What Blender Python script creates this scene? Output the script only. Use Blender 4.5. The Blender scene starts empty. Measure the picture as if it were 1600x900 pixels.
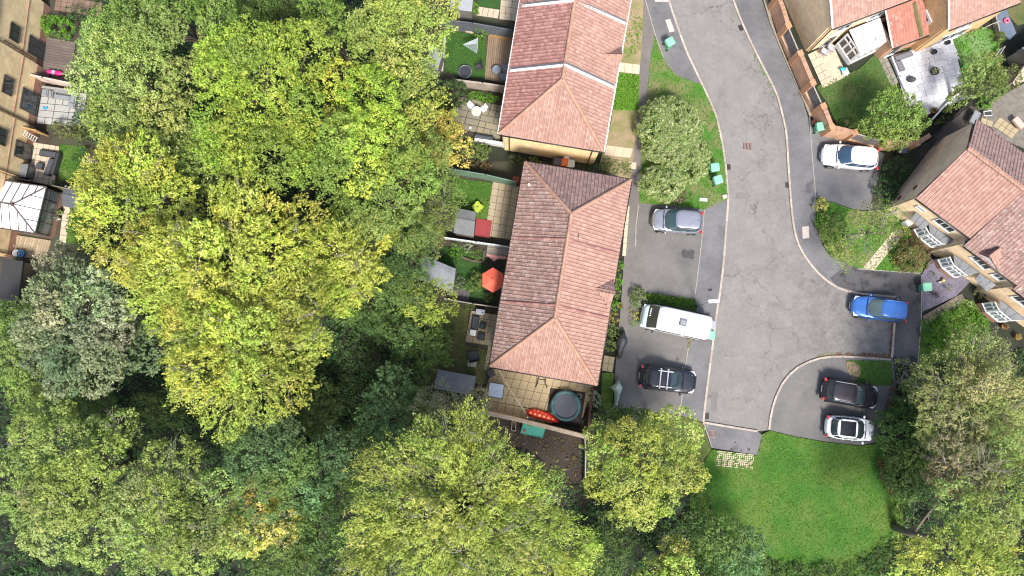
import bpy, bmesh, math, random
import numpy as np
from mathutils import Vector, Matrix
R_ = random.Random(7)
rng = np.random.default_rng(11)
S = bpy.context.scene
C = S.collection
rad = math.radians

# ---------------------------------------------------------------- camera: a drone 60 m up, tipped a little off straight down
F, H = 1200.0, 60.0
T = math.atan(100 / F)
cam_d = bpy.data.cameras.new('camera'); cam_d.sensor_width = 36; cam_d.lens = 36 * F / 1600
cam_d.clip_start = 0.5; cam_d.clip_end = 2000
cam = bpy.data.objects.new('camera', cam_d); C.objects.link(cam)
cam.location = (0, 0, H); cam.rotation_euler = (T, 0, 0); S.camera = cam

# ---------------------------------------------------------------- sky, sun, exposure
SUN_AZ, SUN_EL = 166.0, 56.0
w = bpy.data.worlds.new('World'); S.world = w; w.use_nodes = True
nt = w.node_tree; bg = nt.nodes['Background']
sky = nt.nodes.new('ShaderNodeTexSky'); sky.sky_type = 'NISHITA'; sky.sun_disc = False
sky.sun_elevation = rad(SUN_EL); sky.sun_rotation = rad(SUN_AZ); sky.air_density = 1.0; sky.dust_density = 2.5
nt.links.new(sky.outputs[0], bg.inputs[0]); bg.inputs[1].default_value = 0.15
sl = bpy.data.lights.new('sun', 'SUN'); sl.energy = 3.6; sl.angle = rad(11.0); sl.color = (1.0, 0.95, 0.87)
so = bpy.data.objects.new('sun', sl); C.objects.link(so)
sd = Vector((math.sin(rad(SUN_AZ)) * math.cos(rad(SUN_EL)), math.cos(rad(SUN_AZ)) * math.cos(rad(SUN_EL)), math.sin(rad(SUN_EL))))
so.rotation_euler = sd.to_track_quat('Z', 'Y').to_euler(); so.location = (20, -30, 80)
S.view_settings.view_transform = 'Standard'; S.view_settings.look = 'None'
S.view_settings.exposure = 0.82; S.view_settings.gamma = 1.0; S.view_settings.use_curve_mapping = False
S.cycles.filter_width = 1.15; S.cycles.max_bounces = 6; S.cycles.diffuse_bounces = 3; S.cycles.glossy_bounces = 2; S.cycles.transmission_bounces = 3
S.cycles.transparent_max_bounces = 6

def P(px, py, z=0.0):
    """where the ray through photo pixel (px, py) meets the level z"""
    x = (px - 800) / F; y = (450 - py) / F
    yy = y * math.cos(T) + math.sin(T); zz = y * math.sin(T) - math.cos(T)
    k = (z - H) / zz
    return Vector((x * k, yy * k, z))
def W(pts, z=0.0): return [P(a, b, z) for a, b in pts]

def smooth(pts, n=5, closed=False):
    """Catmull-Rom through pixel points"""
    out = []; m = len(pts)
    for i in range(m if closed else m - 1):
        p = [pts[(i + k) % m] if closed else pts[min(max(i + k, 0), m - 1)] for k in (-1, 0, 1, 2)]
        for j in range(n):
            t = j / n
            out.append(tuple(0.5 * (2 * p[1][c] + (p[2][c] - p[0][c]) * t + (2 * p[0][c] - 5 * p[1][c] + 4 * p[2][c] - p[3][c]) * t * t
                                    + (3 * p[1][c] - p[0][c] - 3 * p[2][c] + p[3][c]) * t ** 3) for c in (0, 1)))
    if not closed: out.append(pts[-1])
    return out

# ---------------------------------------------------------------- materials
MATS = {}
def node_mat(name):
    m = bpy.data.materials.new(name); m.use_nodes = True
    t = m.node_tree; b = t.nodes['Principled BSDF']
    return m, t, b
def mixrgb(t, f, a, b, mode='MIX'):
    n = t.nodes.new('ShaderNodeMix'); n.data_type = 'RGBA'; n.blend_type = mode
    for s, v in ((0, f), (6, a), (7, b)):
        if hasattr(v, 'links'): t.links.new(v, n.inputs[s])
        else: n.inputs[s].default_value = v if s == 0 else (*v[:3], 1)
    return n.outputs[2]
def noise(t, scale, detail=4, rough=0.6, vec=None):
    n = t.nodes.new('ShaderNodeTexNoise'); n.inputs['Scale'].default_value = scale
    n.inputs['Detail'].default_value = detail; n.inputs['Roughness'].default_value = rough
    if vec is not None: t.links.new(vec, n.inputs['Vector'])
    return n.outputs[0]
def ramp(t, fac, a, b):
    n = t.nodes.new('ShaderNodeMapRange'); n.inputs[1].default_value = a; n.inputs[2].default_value = b
    t.links.new(fac, n.inputs[0]); return n.outputs[0]
def coords(t, kind='Object'):
    n = t.nodes.new('ShaderNodeTexCoord'); return n.outputs[kind]
def mth(t, op, a, b=None):
    n = t.nodes.new('ShaderNodeMath'); n.operation = op
    for i, v in enumerate((a, b)):
        if v is None: continue
        if hasattr(v, 'links'): t.links.new(v, n.inputs[i])
        else: n.inputs[i].default_value = v
    return n.outputs[0]
def bump(t, b, h, strength=0.3, dist=0.02):
    n = t.nodes.new('ShaderNodeBump'); n.inputs['Strength'].default_value = strength; n.inputs['Distance'].default_value = dist
    t.links.new(h, n.inputs['Height']); t.links.new(n.outputs[0], b.inputs['Normal'])

def mat(name, c1, c2=None, scale=2.0, rough=0.8, metal=0.0, fine=None, bmp=0.2, rnd=None, rnd_c=None, spots=None, spot_c=(.6, .6, .56), coat=0, emit=None, big=None, spec=0.5):
    """c1..c2 blended by noise; rnd 'island' or 'object' varies value piece by piece (towards rnd_c); spots = amount of pale lichen specks"""
    if name in MATS: return MATS[name]
    m, t, b = node_mat(name)
    c2 = c2 or tuple(x * 0.75 for x in c1)
    v = coords(t)
    n1 = noise(t, scale, 5, 0.65, v)
    col = mixrgb(t, ramp(t, n1, 0.3, 0.7), c1, c2)
    if big:
        n3 = noise(t, big[0], 3, 0.6, v); col = mixrgb(t, ramp(t, n3, 0.42, 0.62), col, big[1])
    n2 = noise(t, fine or scale * 14, 3, 0.7, v)
    col = mixrgb(t, 0.55, col, mixrgb(t, ramp(t, n2, 0.3, 0.7), (.45,) * 3, (1.5,) * 3), 'MULTIPLY')
    if rnd:
        if rnd == 'island':
            g = t.nodes.new('ShaderNodeNewGeometry'); r = g.outputs['Random Per Island']
        else:
            g = t.nodes.new('ShaderNodeObjectInfo'); r = g.outputs['Random']
        col = mixrgb(t, mth(t, 'MULTIPLY', r, 0.75), col, rnd_c or tuple(x * 0.55 for x in c1))
        if rnd == 'island' and spots:
            w_ = mth(t, 'FRACT', mth(t, 'MULTIPLY', r, 37.7))
            col = mixrgb(t, mth(t, 'MULTIPLY', mth(t, 'GREATER_THAN', w_, 1 - spots), 0.15), col, spot_c)
    if spots:
        n4 = noise(t, 7.0, 5, 0.8, v); e_ = .64 - spots * .45; col = mixrgb(t, mth(t, 'MULTIPLY', ramp(t, n4, e_, e_ + .05), 0.75), col, spot_c)
    t.links.new(col, b.inputs['Base Color'])
    b.inputs['Roughness'].default_value = rough; b.inputs['Metallic'].default_value = metal
    b.inputs['Specular IOR Level'].default_value = spec
    if coat: b.inputs['Coat Weight'].default_value = coat; b.inputs['Coat Roughness'].default_value = 0.08
    if bmp: bump(t, b, n2, bmp, 0.02)
    MATS[name] = m; return m
def flat(name, c, rough=0.5, metal=0.0, coat=0.0, spec=0.5):
    if name in MATS: return MATS[name]
    m, t, b = node_mat(name)
    n = noise(t, 3.0, 4, 0.6, coords(t))
    t.links.new(mixrgb(t, ramp(t, n, .35, .7), c, tuple(x * .86 for x in c)), b.inputs['Base Color'])
    b.inputs['Roughness'].default_value = rough; b.inputs['Metallic'].default_value = metal; b.inputs['Specular IOR Level'].default_value = spec
    if coat: b.inputs['Coat Weight'].default_value = coat; b.inputs['Coat Roughness'].default_value = 0.05
    MATS[name] = m; return m

def asphalt(name, c1, c2, cracks=0.0, patch=None, worn=False):
    m, t, b = node_mat(name); v = coords(t)
    col = mixrgb(t, ramp(t, noise(t, 0.35, 4, 0.6, v), .35, .65), c1, c2)
    col = mixrgb(t, 0.35, col, mixrgb(t, ramp(t, noise(t, 3.5, 6, 0.75, v), .25, .75), (.55,) * 3, (1.45,) * 3), 'MULTIPLY')
    g = noise(t, 45, 3, 0.8, v)
    col = mixrgb(t, 0.5, col, mixrgb(t, ramp(t, g, .3, .7), (.5,) * 3, (1.5,) * 3), 'MULTIPLY')
    if patch: col = mixrgb(t, ramp(t, noise(t, patch[0], 6, 0.65, v), patch[1], patch[1] + .08), col, patch[2])
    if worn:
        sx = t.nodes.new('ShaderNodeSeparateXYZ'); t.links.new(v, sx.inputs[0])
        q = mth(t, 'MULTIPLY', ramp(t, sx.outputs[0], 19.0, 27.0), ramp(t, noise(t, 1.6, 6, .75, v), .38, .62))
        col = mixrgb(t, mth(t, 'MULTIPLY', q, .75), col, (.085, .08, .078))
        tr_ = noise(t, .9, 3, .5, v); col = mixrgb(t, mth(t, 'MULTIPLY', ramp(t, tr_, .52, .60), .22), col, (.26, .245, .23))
    # pale chips and fallen bits
    vo = t.nodes.new('ShaderNodeTexVoronoi'); vo.inputs['Scale'].default_value = 1.3; t.links.new(v, vo.inputs['Vector'])
    col = mixrgb(t, mth(t, 'MULTIPLY', mth(t, 'LESS_THAN', vo.outputs['Distance'], 0.035), 0.5), col, (.5, .47, .42))
    if cracks:
        nz = t.nodes.new('ShaderNodeTexNoise'); nz.inputs['Scale'].default_value = 1.1; nz.inputs['Detail'].default_value = 6; nz.inputs['Roughness'].default_value = .7
        t.links.new(v, nz.inputs['Vector'])
        va = t.nodes.new('ShaderNodeVectorMath'); va.operation = 'MULTIPLY_ADD'; va.inputs[1].default_value = (2.1, 2.1, 0)
        t.links.new(nz.outputs['Color'], va.inputs[0]); t.links.new(v, va.inputs[2])
        vc = t.nodes.new('ShaderNodeTexVoronoi'); vc.feature = 'DISTANCE_TO_EDGE'; vc.inputs['Scale'].default_value = 0.30
        t.links.new(va.outputs[0], vc.inputs['Vector'])
        cr = mth(t, 'LESS_THAN', vc.outputs['Distance'], 0.0058)
        mk = ramp(t, noise(t, 0.17, 3, 0.5, v), .50 - .2 * (cracks - .5) + .04, .60 - .2 * (cracks - .5) + .02)
        col = mixrgb(t, mth(t, 'MULTIPLY', mth(t, 'MULTIPLY', cr, mk), .62), col, (.05, .045, .04))
        h = mth(t, 'SUBTRACT', g, cr); bump(t, b, h, .35, .015)
    else: bump(t, b, g, .3, .012)
    t.links.new(col, b.inputs['Base Color']); b.inputs['Roughness'].default_value = .88
    return m

def brick(name, c1, c2, mortar, rough=.85):
    m, t, b = node_mat(name)
    uv = coords(t, 'UV')
    br = t.nodes.new('ShaderNodeTexBrick'); t.links.new(uv, br.inputs['Vector'])
    br.inputs['Color1'].default_value = (*c1, 1); br.inputs['Color2'].default_value = (*c2, 1); br.inputs['Mortar'].default_value = (*mortar, 1)
    br.inputs['Scale'].default_value = 1; br.inputs['Brick Width'].default_value = .225; br.inputs['Row Height'].default_value = .075
    br.inputs['Mortar Size'].default_value = .008; br.inputs['Bias'].default_value = -.2
    col = mixrgb(t, .6, br.outputs[0], mixrgb(t, ramp(t, noise(t, 1.2, 5, .7, coords(t)), .3, .7), (.65,) * 3, (1.35,) * 3), 'MULTIPLY')
    t.links.new(col, b.inputs['Base Color']); b.inputs['Roughness'].default_value = rough
    bump(t, b, br.outputs['Fac'], -.4, .01)
    return m

def leafmat():
    m, t, b = node_mat('leaf')
    a = t.nodes.new('ShaderNodeAttribute'); a.attribute_name = 'tint'
    out = t.nodes['Material Output']
    tr = t.nodes.new('ShaderNodeBsdfTranslucent'); mx = t.nodes.new('ShaderNodeMixShader'); mx.inputs[0].default_value = .18
    t.links.new(a.outputs['Color'], b.inputs['Base Color'])
    t.links.new(mixrgb(t, 1.0, a.outputs['Color'], (1.15, 1.25, .55), 'MULTIPLY'), tr.inputs['Color'])
    b.inputs['Roughness'].default_value = .6; b.inputs['Specular IOR Level'].default_value = .22
    t.links.new(b.outputs[0], mx.inputs[1]); t.links.new(tr.outputs[0], mx.inputs[2]); t.links.new(mx.outputs[0], out.inputs['Surface'])
    return m
LEAF = leafmat()
BARK = mat('bark', (.16, .13, .10), (.09, .07, .055), 3, .9, fine=25, bmp=.5)
PALEBARK = mat('pale_bark', (.30, .27, .23), (.20, .175, .145), 4, .85, fine=25)

# ---------------------------------------------------------------- objects
def tag(o, label=None, cat=None, group=None, kind=None):
    if label: o['label'] = label
    if cat: o['category'] = cat
    if group: o['group'] = group
    if kind: o['kind'] = kind
    return o
def WM(o):
    m = Matrix.LocRotScale(o.location, o.rotation_euler, o.scale)
    return WM(o.parent) @ o.matrix_parent_inverse @ m if o.parent else m
def thing(name, label, cat, loc=(0, 0, 0), rz=0.0, group=None, kind=None):
    o = bpy.data.objects.new(name, None); o.empty_display_size = .3; C.objects.link(o)
    o.location = loc; o.rotation_euler = (0, 0, rz)
    return tag(o, label, cat, group, kind)
def link(name, me, parent=None, local=False):
    o = bpy.data.objects.new(name, me); C.objects.link(o)
    if parent is not None:
        o.parent = parent
        if not local: o.matrix_parent_inverse = WM(parent).inverted()
    return o

class MB:
    def __init__(s): s.v = []; s.f = []; s.uv = {}
    def add(s, v, f):
        k = len(s.v); s.v += [tuple(p) for p in v]; s.f += [tuple(i + k for i in q) for q in f]; return s
    def quad(s, a, b, c, d, uv=None):
        if uv: s.uv[len(s.f)] = uv
        return s.add([a, b, c, d], [(0, 1, 2, 3)])
    def box(s, c, d, rz=0.0, tilt=None, taper=1.0):
        x, y, z = (k / 2 for k in d)
        m = Matrix.Translation(c) @ Matrix.Rotation(rz, 4, 'Z')
        if tilt: m = m @ Matrix.Rotation(tilt[0], 4, 'X') @ Matrix.Rotation(tilt[1], 4, 'Y')
        p = [m @ Vector((a * x * (taper if e > 0 else 1), b * y * (taper if e > 0 else 1), e * z)) for e in (-1, 1) for a, b in ((-1, -1), (1, -1), (1, 1), (-1, 1))]
        return s.add(p, [(3, 2, 1, 0), (4, 5, 6, 7), (0, 1, 5, 4), (1, 2, 6, 5), (2, 3, 7, 6), (3, 0, 4, 7)])
    def prism(s, poly, z0, z1):
        p = [(q[0], q[1]) for q in poly]
        a = sum(p[i][0] * p[(i + 1) % len(p)][1] - p[(i + 1) % len(p)][0] * p[i][1] for i in range(len(p)))
        if a < 0: p = p[::-1]
        n = len(p)
        f = [tuple(range(n, 2 * n)), tuple(range(n - 1, -1, -1))] + [(i, (i + 1) % n, n + (i + 1) % n, n + i) for i in range(n)]
        return s.add([(x, y, z0) for x, y in p] + [(x, y, z1) for x, y in p], f)
    def tube(s, pts, r, n=6, cap=True):
        pts = [Vector(p) for p in pts]; r = r if isinstance(r, (list, tuple)) else [r] * len(pts)
        v = []; f = []
        for i, p in enumerate(pts):
            d = (pts[min(i + 1, len(pts) - 1)] - pts[max(i - 1, 0)]).normalized()
            a = d.orthogonal().normalized() if i == 0 else (a - d * a.dot(d)).normalized()
            b = d.cross(a)
            v += [p + (a * math.cos(2 * math.pi * k / n) + b * math.sin(2 * math.pi * k / n)) * r[i] for k in range(n)]
        for i in range(len(pts) - 1):
            f += [(i * n + k, i * n + (k + 1) % n, (i + 1) * n + (k + 1) % n, (i + 1) * n + k) for k in range(n)]
        if cap: f += [tuple(range(n - 1, -1, -1)), tuple(range(len(v) - n, len(v)))]
        return s.add(v, f)
    def cyl(s, c, r, h, n=20, r2=None):
        c = Vector(c); return s.tube([c, c + Vector((0, 0, h))], [r, r if r2 is None else r2], n)
    def loft(s, rings, cap0=True, cap1=True):
        n = len(rings[0]); v = [p for q in rings for p in q]
        f = [(i * n + k, i * n + (k + 1) % n, (i + 1) * n + (k + 1) % n, (i + 1) * n + k) for i in range(len(rings) - 1) for k in range(n)]
        if cap0: f.append(tuple(range(n - 1, -1, -1)))
        if cap1: f.append(tuple(range(len(v) - n, len(v))))
        return s.add(v, f)
    def ball(s, c, r, nu=12, nv=7):
        c = Vector(c); r = Vector(r) if isinstance(r, (tuple, list)) else Vector((r, r, r))
        rings = [[c + Vector((r[0] * math.cos(2 * math.pi * k / nu) * math.sin(a), r[1] * math.sin(2 * math.pi * k / nu) * math.sin(a), -r[2] * math.cos(a))) for k in range(nu)] for a in [math.pi * (j + .15) / (nv - .7) for j in range(nv)]]
        return s.loft(rings)
    def grid(s, fn, nu, nv):
        v = [fn(i / nu, j / nv) for j in range(nv + 1) for i in range(nu + 1)]; q = nu + 1
        return s.add(v, [(j * q + i, j * q + i + 1, (j + 1) * q + i + 1, (j + 1) * q + i) for j in range(nv) for i in range(nu)])
    def mesh(s, name, m, smooth=False):
        me = bpy.data.meshes.new(name); me.from_pydata(s.v, [], s.f)
        if m: me.materials.append(m)
        if s.uv:
            u = me.uv_layers.new(name='UVMap')
            for fi, q in s.uv.items():
                for li, c in zip(me.polygons[fi].loop_indices, q): u.data[li].uv = c
        if smooth: me.polygons.foreach_set('use_smooth', [True] * len(me.polygons))
        me.update(); return me
    def build(s, name, m, parent=None, smooth=False, local=False, bevel=0):
        o = link(name, s.mesh(name, m, smooth), parent, local)
        if bevel:
            b = o.modifiers.new('b', 'BEVEL'); b.width = bevel; b.segments = 2; b.limit_method = 'ANGLE'; b.angle_limit = rad(40)
        return o

def sheet(name, pts, z, m, z0=-.05, world=False, **kw):
    o = MB().prism(pts if world else W(pts, z), z0, z).build(name, m)
    return tag(o, kind='structure', **kw)

def wall_seg(mb, a, b, z0, z1, th, u0=0.0):
    """upright slab between ground points a and b, brick-mapped"""
    a, b = Vector((a[0], a[1])), Vector((b[0], b[1])); d = b - a; L = d.length; n = Vector((-d.y, d.x)) / L * th / 2
    c = [a - n, b - n, b + n, a + n]; z1 = z1 if isinstance(z1, (tuple, list)) else (z1, z1)
    lo = [(p.x, p.y, z0) for p in c]; hi = [(c[0].x, c[0].y, z1[0]), (c[1].x, c[1].y, z1[1]), (c[2].x, c[2].y, z1[1]), (c[3].x, c[3].y, z1[0])]
    mb.quad(lo[0], lo[1], hi[1], hi[0], [(u0, z0), (u0 + L, z0), (u0 + L, z1[1]), (u0, z1[0])])
    mb.quad(lo[2], lo[3], hi[3], hi[2], [(u0 + L, z0), (u0, z0), (u0, z1[0]), (u0 + L, z1[1])])
    mb.quad(lo[1], lo[2], hi[2], hi[1], [(0, z0), (th, z0), (th, z1[1]), (0, z1[1])])
    mb.quad(lo[3], lo[0], hi[0], hi[3], [(0, z0), (th, z0), (th, z1[0]), (0, z1[0])])
    mb.quad(hi[0], hi[1], hi[2], hi[3], [(u0, 0), (u0 + L, 0), (u0 + L, th), (u0, th)])
    return L

# ---------------------------------------------------------------- foliage
PAL = {
 'sun_yellow': [(.30, .33, .055), (.22, .29, .045), (.36, .35, .085)],
 'ash_yellow': [(.32, .33, .065), (.25, .30, .05), (.37, .345, .10)],
 'ash_olive': [(.27, .30, .05), (.19, .25, .045), (.33, .31, .085)],
 'syc': [(.24, .31, .05), (.15, .23, .035), (.33, .35, .07)],
 'lime': [(.25, .30, .065), (.17, .23, .045), (.34, .35, .12)],
 'mid': [(.13, .19, .045), (.09, .145, .035), (.20, .25, .07)],
 'soft': [(.20, .25, .075), (.14, .19, .055), (.28, .31, .12)],
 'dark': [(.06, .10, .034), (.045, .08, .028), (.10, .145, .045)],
 'blue': [(.075, .125, .055), (.05, .095, .04), (.13, .19, .085)],
 'grey': [(.19, .22, .13), (.12, .15, .08), (.31, .33, .23)],
 'olive': [(.14, .17, .05), (.10, .13, .04), (.19, .21, .08)],
 'gold': [(.34, .29, .075), (.25, .27, .05), (.38, .27, .10)],
 'willow': [(.24, .25, .105), (.16, .19, .06), (.34, .32, .17)],
 'beige': [(.24, .20, .12), (.18, .16, .09), (.29, .24, .16)],
 'hedge': [(.24, .33, .09), (.17, .25, .07), (.46, .48, .26)],
 'lawn': [(.085, .20, .018), (.065, .16, .014), (.12, .23, .03)],
 'bright': [(.10, .25, .022), (.075, .20, .016), (.17, .32, .04)],
 'redgreen': [(.16, .09, .05), (.10, .12, .04), (.20, .17, .06)],
 'brownleaf': [(.28, .13, .07), (.20, .09, .05), (.33, .19, .11)],
 'yellow': [(.45, .40, .10), (.30, .33, .06), (.50, .45, .16)],
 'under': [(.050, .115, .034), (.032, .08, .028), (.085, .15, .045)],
 'varieg': [(.38, .42, .26), (.24, .32, .15), (.48, .50, .36)],
 'purple': [(.12, .05, .08), (.08, .04, .06), (.18, .12, .08)],
}
def unit(n):
    a = rng.normal(size=(n, 3)); return a / np.linalg.norm(a, axis=1)[:, None]
def leaf_mesh(name, c, nrm, size, tint, aspect=.55, axis=None):
    n = len(c)
    nrm = nrm / (np.linalg.norm(nrm, axis=1)[:, None] + 1e-9)
    t = np.cross(nrm, unit(n))
    if axis is not None: t = axis * 1.0 + t * .55 / (np.linalg.norm(t, axis=1)[:, None] + 1e-9); t = t - nrm * (t * nrm).sum(1)[:, None]
    t /= np.linalg.norm(t, axis=1)[:, None] + 1e-9
    b = np.cross(nrm, t); s = np.asarray(size)[:, None] * np.ones((n, 1)); fold = nrm * s * .12; b = b / (np.linalg.norm(b, axis=1)[:, None] + 1e-9)
    v = np.empty((n, 4, 3)); v[:, 0] = c - t * s * .5; v[:, 1] = c + b * s * .5 * aspect - fold; v[:, 2] = c + t * s * .5; v[:, 3] = c - b * s * .5 * aspect - fold
    me = bpy.data.meshes.new(name); me.vertices.add(4 * n); me.vertices.foreach_set('co', v.ravel().astype(np.float32))
    me.loops.add(4 * n); me.loops.foreach_set('vertex_index', np.arange(4 * n, dtype=np.int32))
    me.polygons.add(n); me.polygons.foreach_set('loop_start', np.arange(0, 4 * n, 4, dtype=np.int32)); me.polygons.foreach_set('loop_total', np.full(n, 4, dtype=np.int32))
    a = me.color_attributes.new('tint', 'FLOAT_COLOR', 'POINT')
    col = np.ones((n, 4, 4)); col[:, :, :3] = tint[:, None, :]; a.data.foreach_set('color', col.ravel().astype(np.float32))
    me.materials.append(LEAF); me.update(); me.validate(); return me
NLEAF = [0]; TREEGAIN = [1.0]
def sprays(cen, nrm, rs, k, size, pal, tintvar=None, flatn=.35, aspect=.55):
    """k leaves round each spray centre, domed outwards along nrm"""
    n = len(cen); N = n * k; idx = np.repeat(np.arange(n), k); NLEAF[0] += N
    d = unit(N) + nrm[idx] * .75; d /= np.linalg.norm(d, axis=1)[:, None]
    r = (rs[idx] if np.ndim(rs) else rs) * rng.uniform(.35, 1.0, N) ** .6
    c = cen[idx] + d * r[:, None] * np.array([1, 1, .75])
    nn = d * .6 + unit(N) * .75 + np.array([0, 0, flatn])
    p = np.array(PAL[pal]) * TREEGAIN[0]; w = rng.dirichlet((.7, .55, .5), n)
    base = w @ p
    if tintvar is not None: base = base * tintvar
    tint = base[idx] * rng.uniform(.84, 1.16, (N, 1)) * rng.uniform(.96, 1.04, (N, 3))
    return c, nn, rng.uniform(.7, 1.3, N) * rng.uniform(.65, 1.35, n)[idx] * size, np.clip(tint, .01, .75)
def lobe_sprays(lobes, dens, rs, low=-.25):
    """spray centres on the outsides of a set of lobes (x, y, z, rx, rz)"""
    L = np.array(lobes); cs = []; ns = []; ti = []
    for i, (x, y, z, rx, rz) in enumerate(L):
        m = max(6, int(dens * 2 * math.pi * rx * (rx + rz) / 2))
        d = unit(m * 2); d = d[d[:, 2] > low][:m]
        bumpy = 1 + .16 * np.sin(d[:, 0] * 5 + i) * np.cos(d[:, 1] * 6 - i * 2) + rng.normal(0, .07, len(d))
        c = np.array([x, y, z]) + d * np.array([rx, rx, rz]) * bumpy[:, None]
        q = (c[:, None, :] - L[None, :, :3]) / L[None, :, [3, 3, 4]]
        dd = np.linalg.norm(q, axis=2); dd[:, i] = 9
        ok = dd.min(axis=1) > .84
        cs.append(c[ok]); ns.append(d[ok]); ti.append(np.full(ok.sum(), i))
    return np.concatenate(cs), np.concatenate(ns), np.concatenate(ti)

def limb(mb, a, b, r0, r1, sag=.12, n=4):
    a, b = Vector(a), Vector(b); L = (b - a).length; o = Vector((R_.uniform(-1, 1), R_.uniform(-1, 1), 0)) * L * sag
    pts = [a.lerp(b, t / n) + o * math.sin(math.pi * t / n) + Vector((0, 0, L * .08 * math.sin(math.pi * t / n))) for t in range(n + 1)]
    mb.tube(pts, [r0 + (r1 - r0) * t / n for t in range(n + 1)], 6 if r0 > .06 else 4, cap=False); return pts

def tree(name, label, top, discs, pal, lr=1.35, dens=10.0, k=25, size=.132, rs=.31, dome=2.2, twigs=0, bark=None, group='trees', sparse=1.0, cat='tree', aspect=.55, pal2=None, feather=.45):
    lobes = []; allp = []
    for (px, py, r) in discs:
        zc = top - dome * .8
        c = P(px, py, zc); R = r * 1.08 * (H - zc) / F; allp.append((c, R))
    cx = sum(c.x * R * R for c, R in allp) / sum(R * R for c, R in allp); cy = sum(c.y * R * R for c, R in allp) / sum(R * R for c, R in allp)
    Rt = max(math.hypot(c.x - cx, c.y - cy) + R for c, R in allp)
    for c, R in allp:
        need = max(1, int(1.75 * sparse * R * R / (lr * lr) + .5)); tries = 0
        while need and tries < 400:
            tries += 1; a = R_.uniform(0, 6.283); d = math.sqrt(R_.random()) * max(0, R - lr * .55)
            x, y = c.x + d * math.cos(a), c.y + d * math.sin(a); r = lr * R_.uniform(.65, 1.2)
            if any(math.hypot(x - l[0], y - l[1]) < .52 * (r + l[3]) for l in lobes): continue
            q = math.hypot(x - cx, y - cy) / Rt
            z = top - r * .8 - dome * q * q * 1.4 - abs(R_.gauss(0, .75)) * (top / 12)
            lobes.append((x, y, max(z, r * .6), r, r * R_.uniform(.7, .9))); need -= 1
    c, n, li = lobe_sprays(lobes, dens, rs)
    keep = rng.random(len(c)) < (.93 if sparse >= 1 else .9); c, n, li = c[keep], n[keep], li[keep]
    lt = rng.uniform(.72, 1.22, (len(lobes), 1)) * rng.uniform(.90, 1.10, (len(lobes), 3))
    a = sprays(c, n, np.full(len(c), rs) * rng.uniform(.5, 1.5, len(c)), k, size, pal, lt[li], aspect=aspect)
    # loose leaves inside the lobes, so gaps end in foliage and not in air
    m = int(len(c) * 2.0); j = rng.integers(0, len(lobes), m); L = np.array(lobes)
    dd = unit(m) * rng.uniform(.45, .92, (m, 1)); dd[:, 2] = dd[:, 2] * .9 - .1
    b = sprays(L[j, :3] + dd * L[j][:, [3, 3, 4]], dd, .3, 2, size * 1.35, pal)
    arr = [np.concatenate([u, v_]) for u, v_ in zip(a, b)]; arr[3][:] = np.clip(arr[3] * np.array([1.44, 1.50, 1.3]), .01, .8)
    pal2 = pal2 or {'syc': 'mid', 'ash_yellow': 'syc', 'ash_olive': 'lime', 'lime': 'mid', 'soft': 'lime', 'mid': 'soft', 'grey': 'blue', 'willow': 'soft', 'blue': 'mid', 'dark': 'mid', 'beige': 'olive', 'olive': 'mid'}.get(pal)
    if pal2:
        p2 = np.array(PAL[pal2]); nl = len(arr[0]); lobe_of = np.concatenate([np.repeat(li, k), np.repeat(j, 2)]); pick = rng.random(len(lobes)) < .34; blot = pick[lobe_of]
        mixf = rng.uniform(.35, .8, len(lobes))[lobe_of][blot][:, None]; arr[3][blot] = arr[3][blot] * (1 - mixf) + mixf * (p2[rng.integers(0, 2, blot.sum())] * 1.45) * rng.uniform(.88, 1.12, (blot.sum(), 1))
    # shoots run outwards from the trunk: stretch each spray along its own outward direction
    src = np.concatenate([c[np.repeat(np.arange(len(c)), k)], b[0]]); ax = src - np.array([cx, cy, top * .45]); ax[:, 2] *= .4
    ax += rng.normal(0, .5, ax.shape); sw = np.concatenate([np.repeat(rng.normal(0, .35, (len(c), 3)), k, axis=0), np.zeros((len(b[0]), 3))])
    ax = ax / (np.linalg.norm(ax, axis=1)[:, None] + 1e-9) + sw; ax /= np.linalg.norm(ax, axis=1)[:, None] + 1e-9
    off = arr[0] - src; al = (off * ax).sum(1)[:, None] * ax; arr[0][:] = src + (off - al) * (1 - .45 * feather) + al * (1 + 1.1 * feather)
    t = thing(name, label, cat, (cx, cy, 0), group=group)
    mb = MB(); hub = Vector((cx + R_.uniform(-.4, .4), cy + R_.uniform(-.4, .4), max(.4, top * .42)))
    tr = .018 * top + .05
    mb.tube([(cx, cy, -.1), (cx + .05, cy, top * .2), hub], [tr * 1.35, tr, tr * .8], 8)
    for l in lobes:
        e = Vector(l[:3]); p = limb(mb, hub, e, tr * .42, .035, .1)
        for _ in range(2):
            d = Vector(unit(1)[0]); d.z = abs(d.z) * .6; limb(mb, p[2].lerp(e, .4), e + d * l[3] * .8, .04, .015, .15, 3)
    mb.build('trunk', bark or BARK, t, smooth=True)
    if twigs:
        tm = MB()
        for _ in range(int(twigs * 1.5)):
            l = R_.choice(lobes); e = Vector(l[:3]); d = Vector(unit(1)[0]); d.z = abs(d.z) * .7 + .25; d.normalize()
            s = e + Vector((0, 0, l[4] * .3)); q = s + d * l[3] * R_.uniform(.85, 1.25); limb(tm, s, q, .034, .010, .16, 3)
            for _ in range(3):
                d2 = (d + Vector(unit(1)[0]) * .7).normalized(); limb(tm, s.lerp(q, R_.uniform(.4, .8)), q + d2 * .40, .014, .006, .12, 2)
        tm.build('twig', PALEBARK, t)['kind'] = 'stuff'
    o = link('crown', leaf_mesh('crown', *arr, aspect=aspect, axis=ax if feather > .3 else None), t)
    return t

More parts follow.
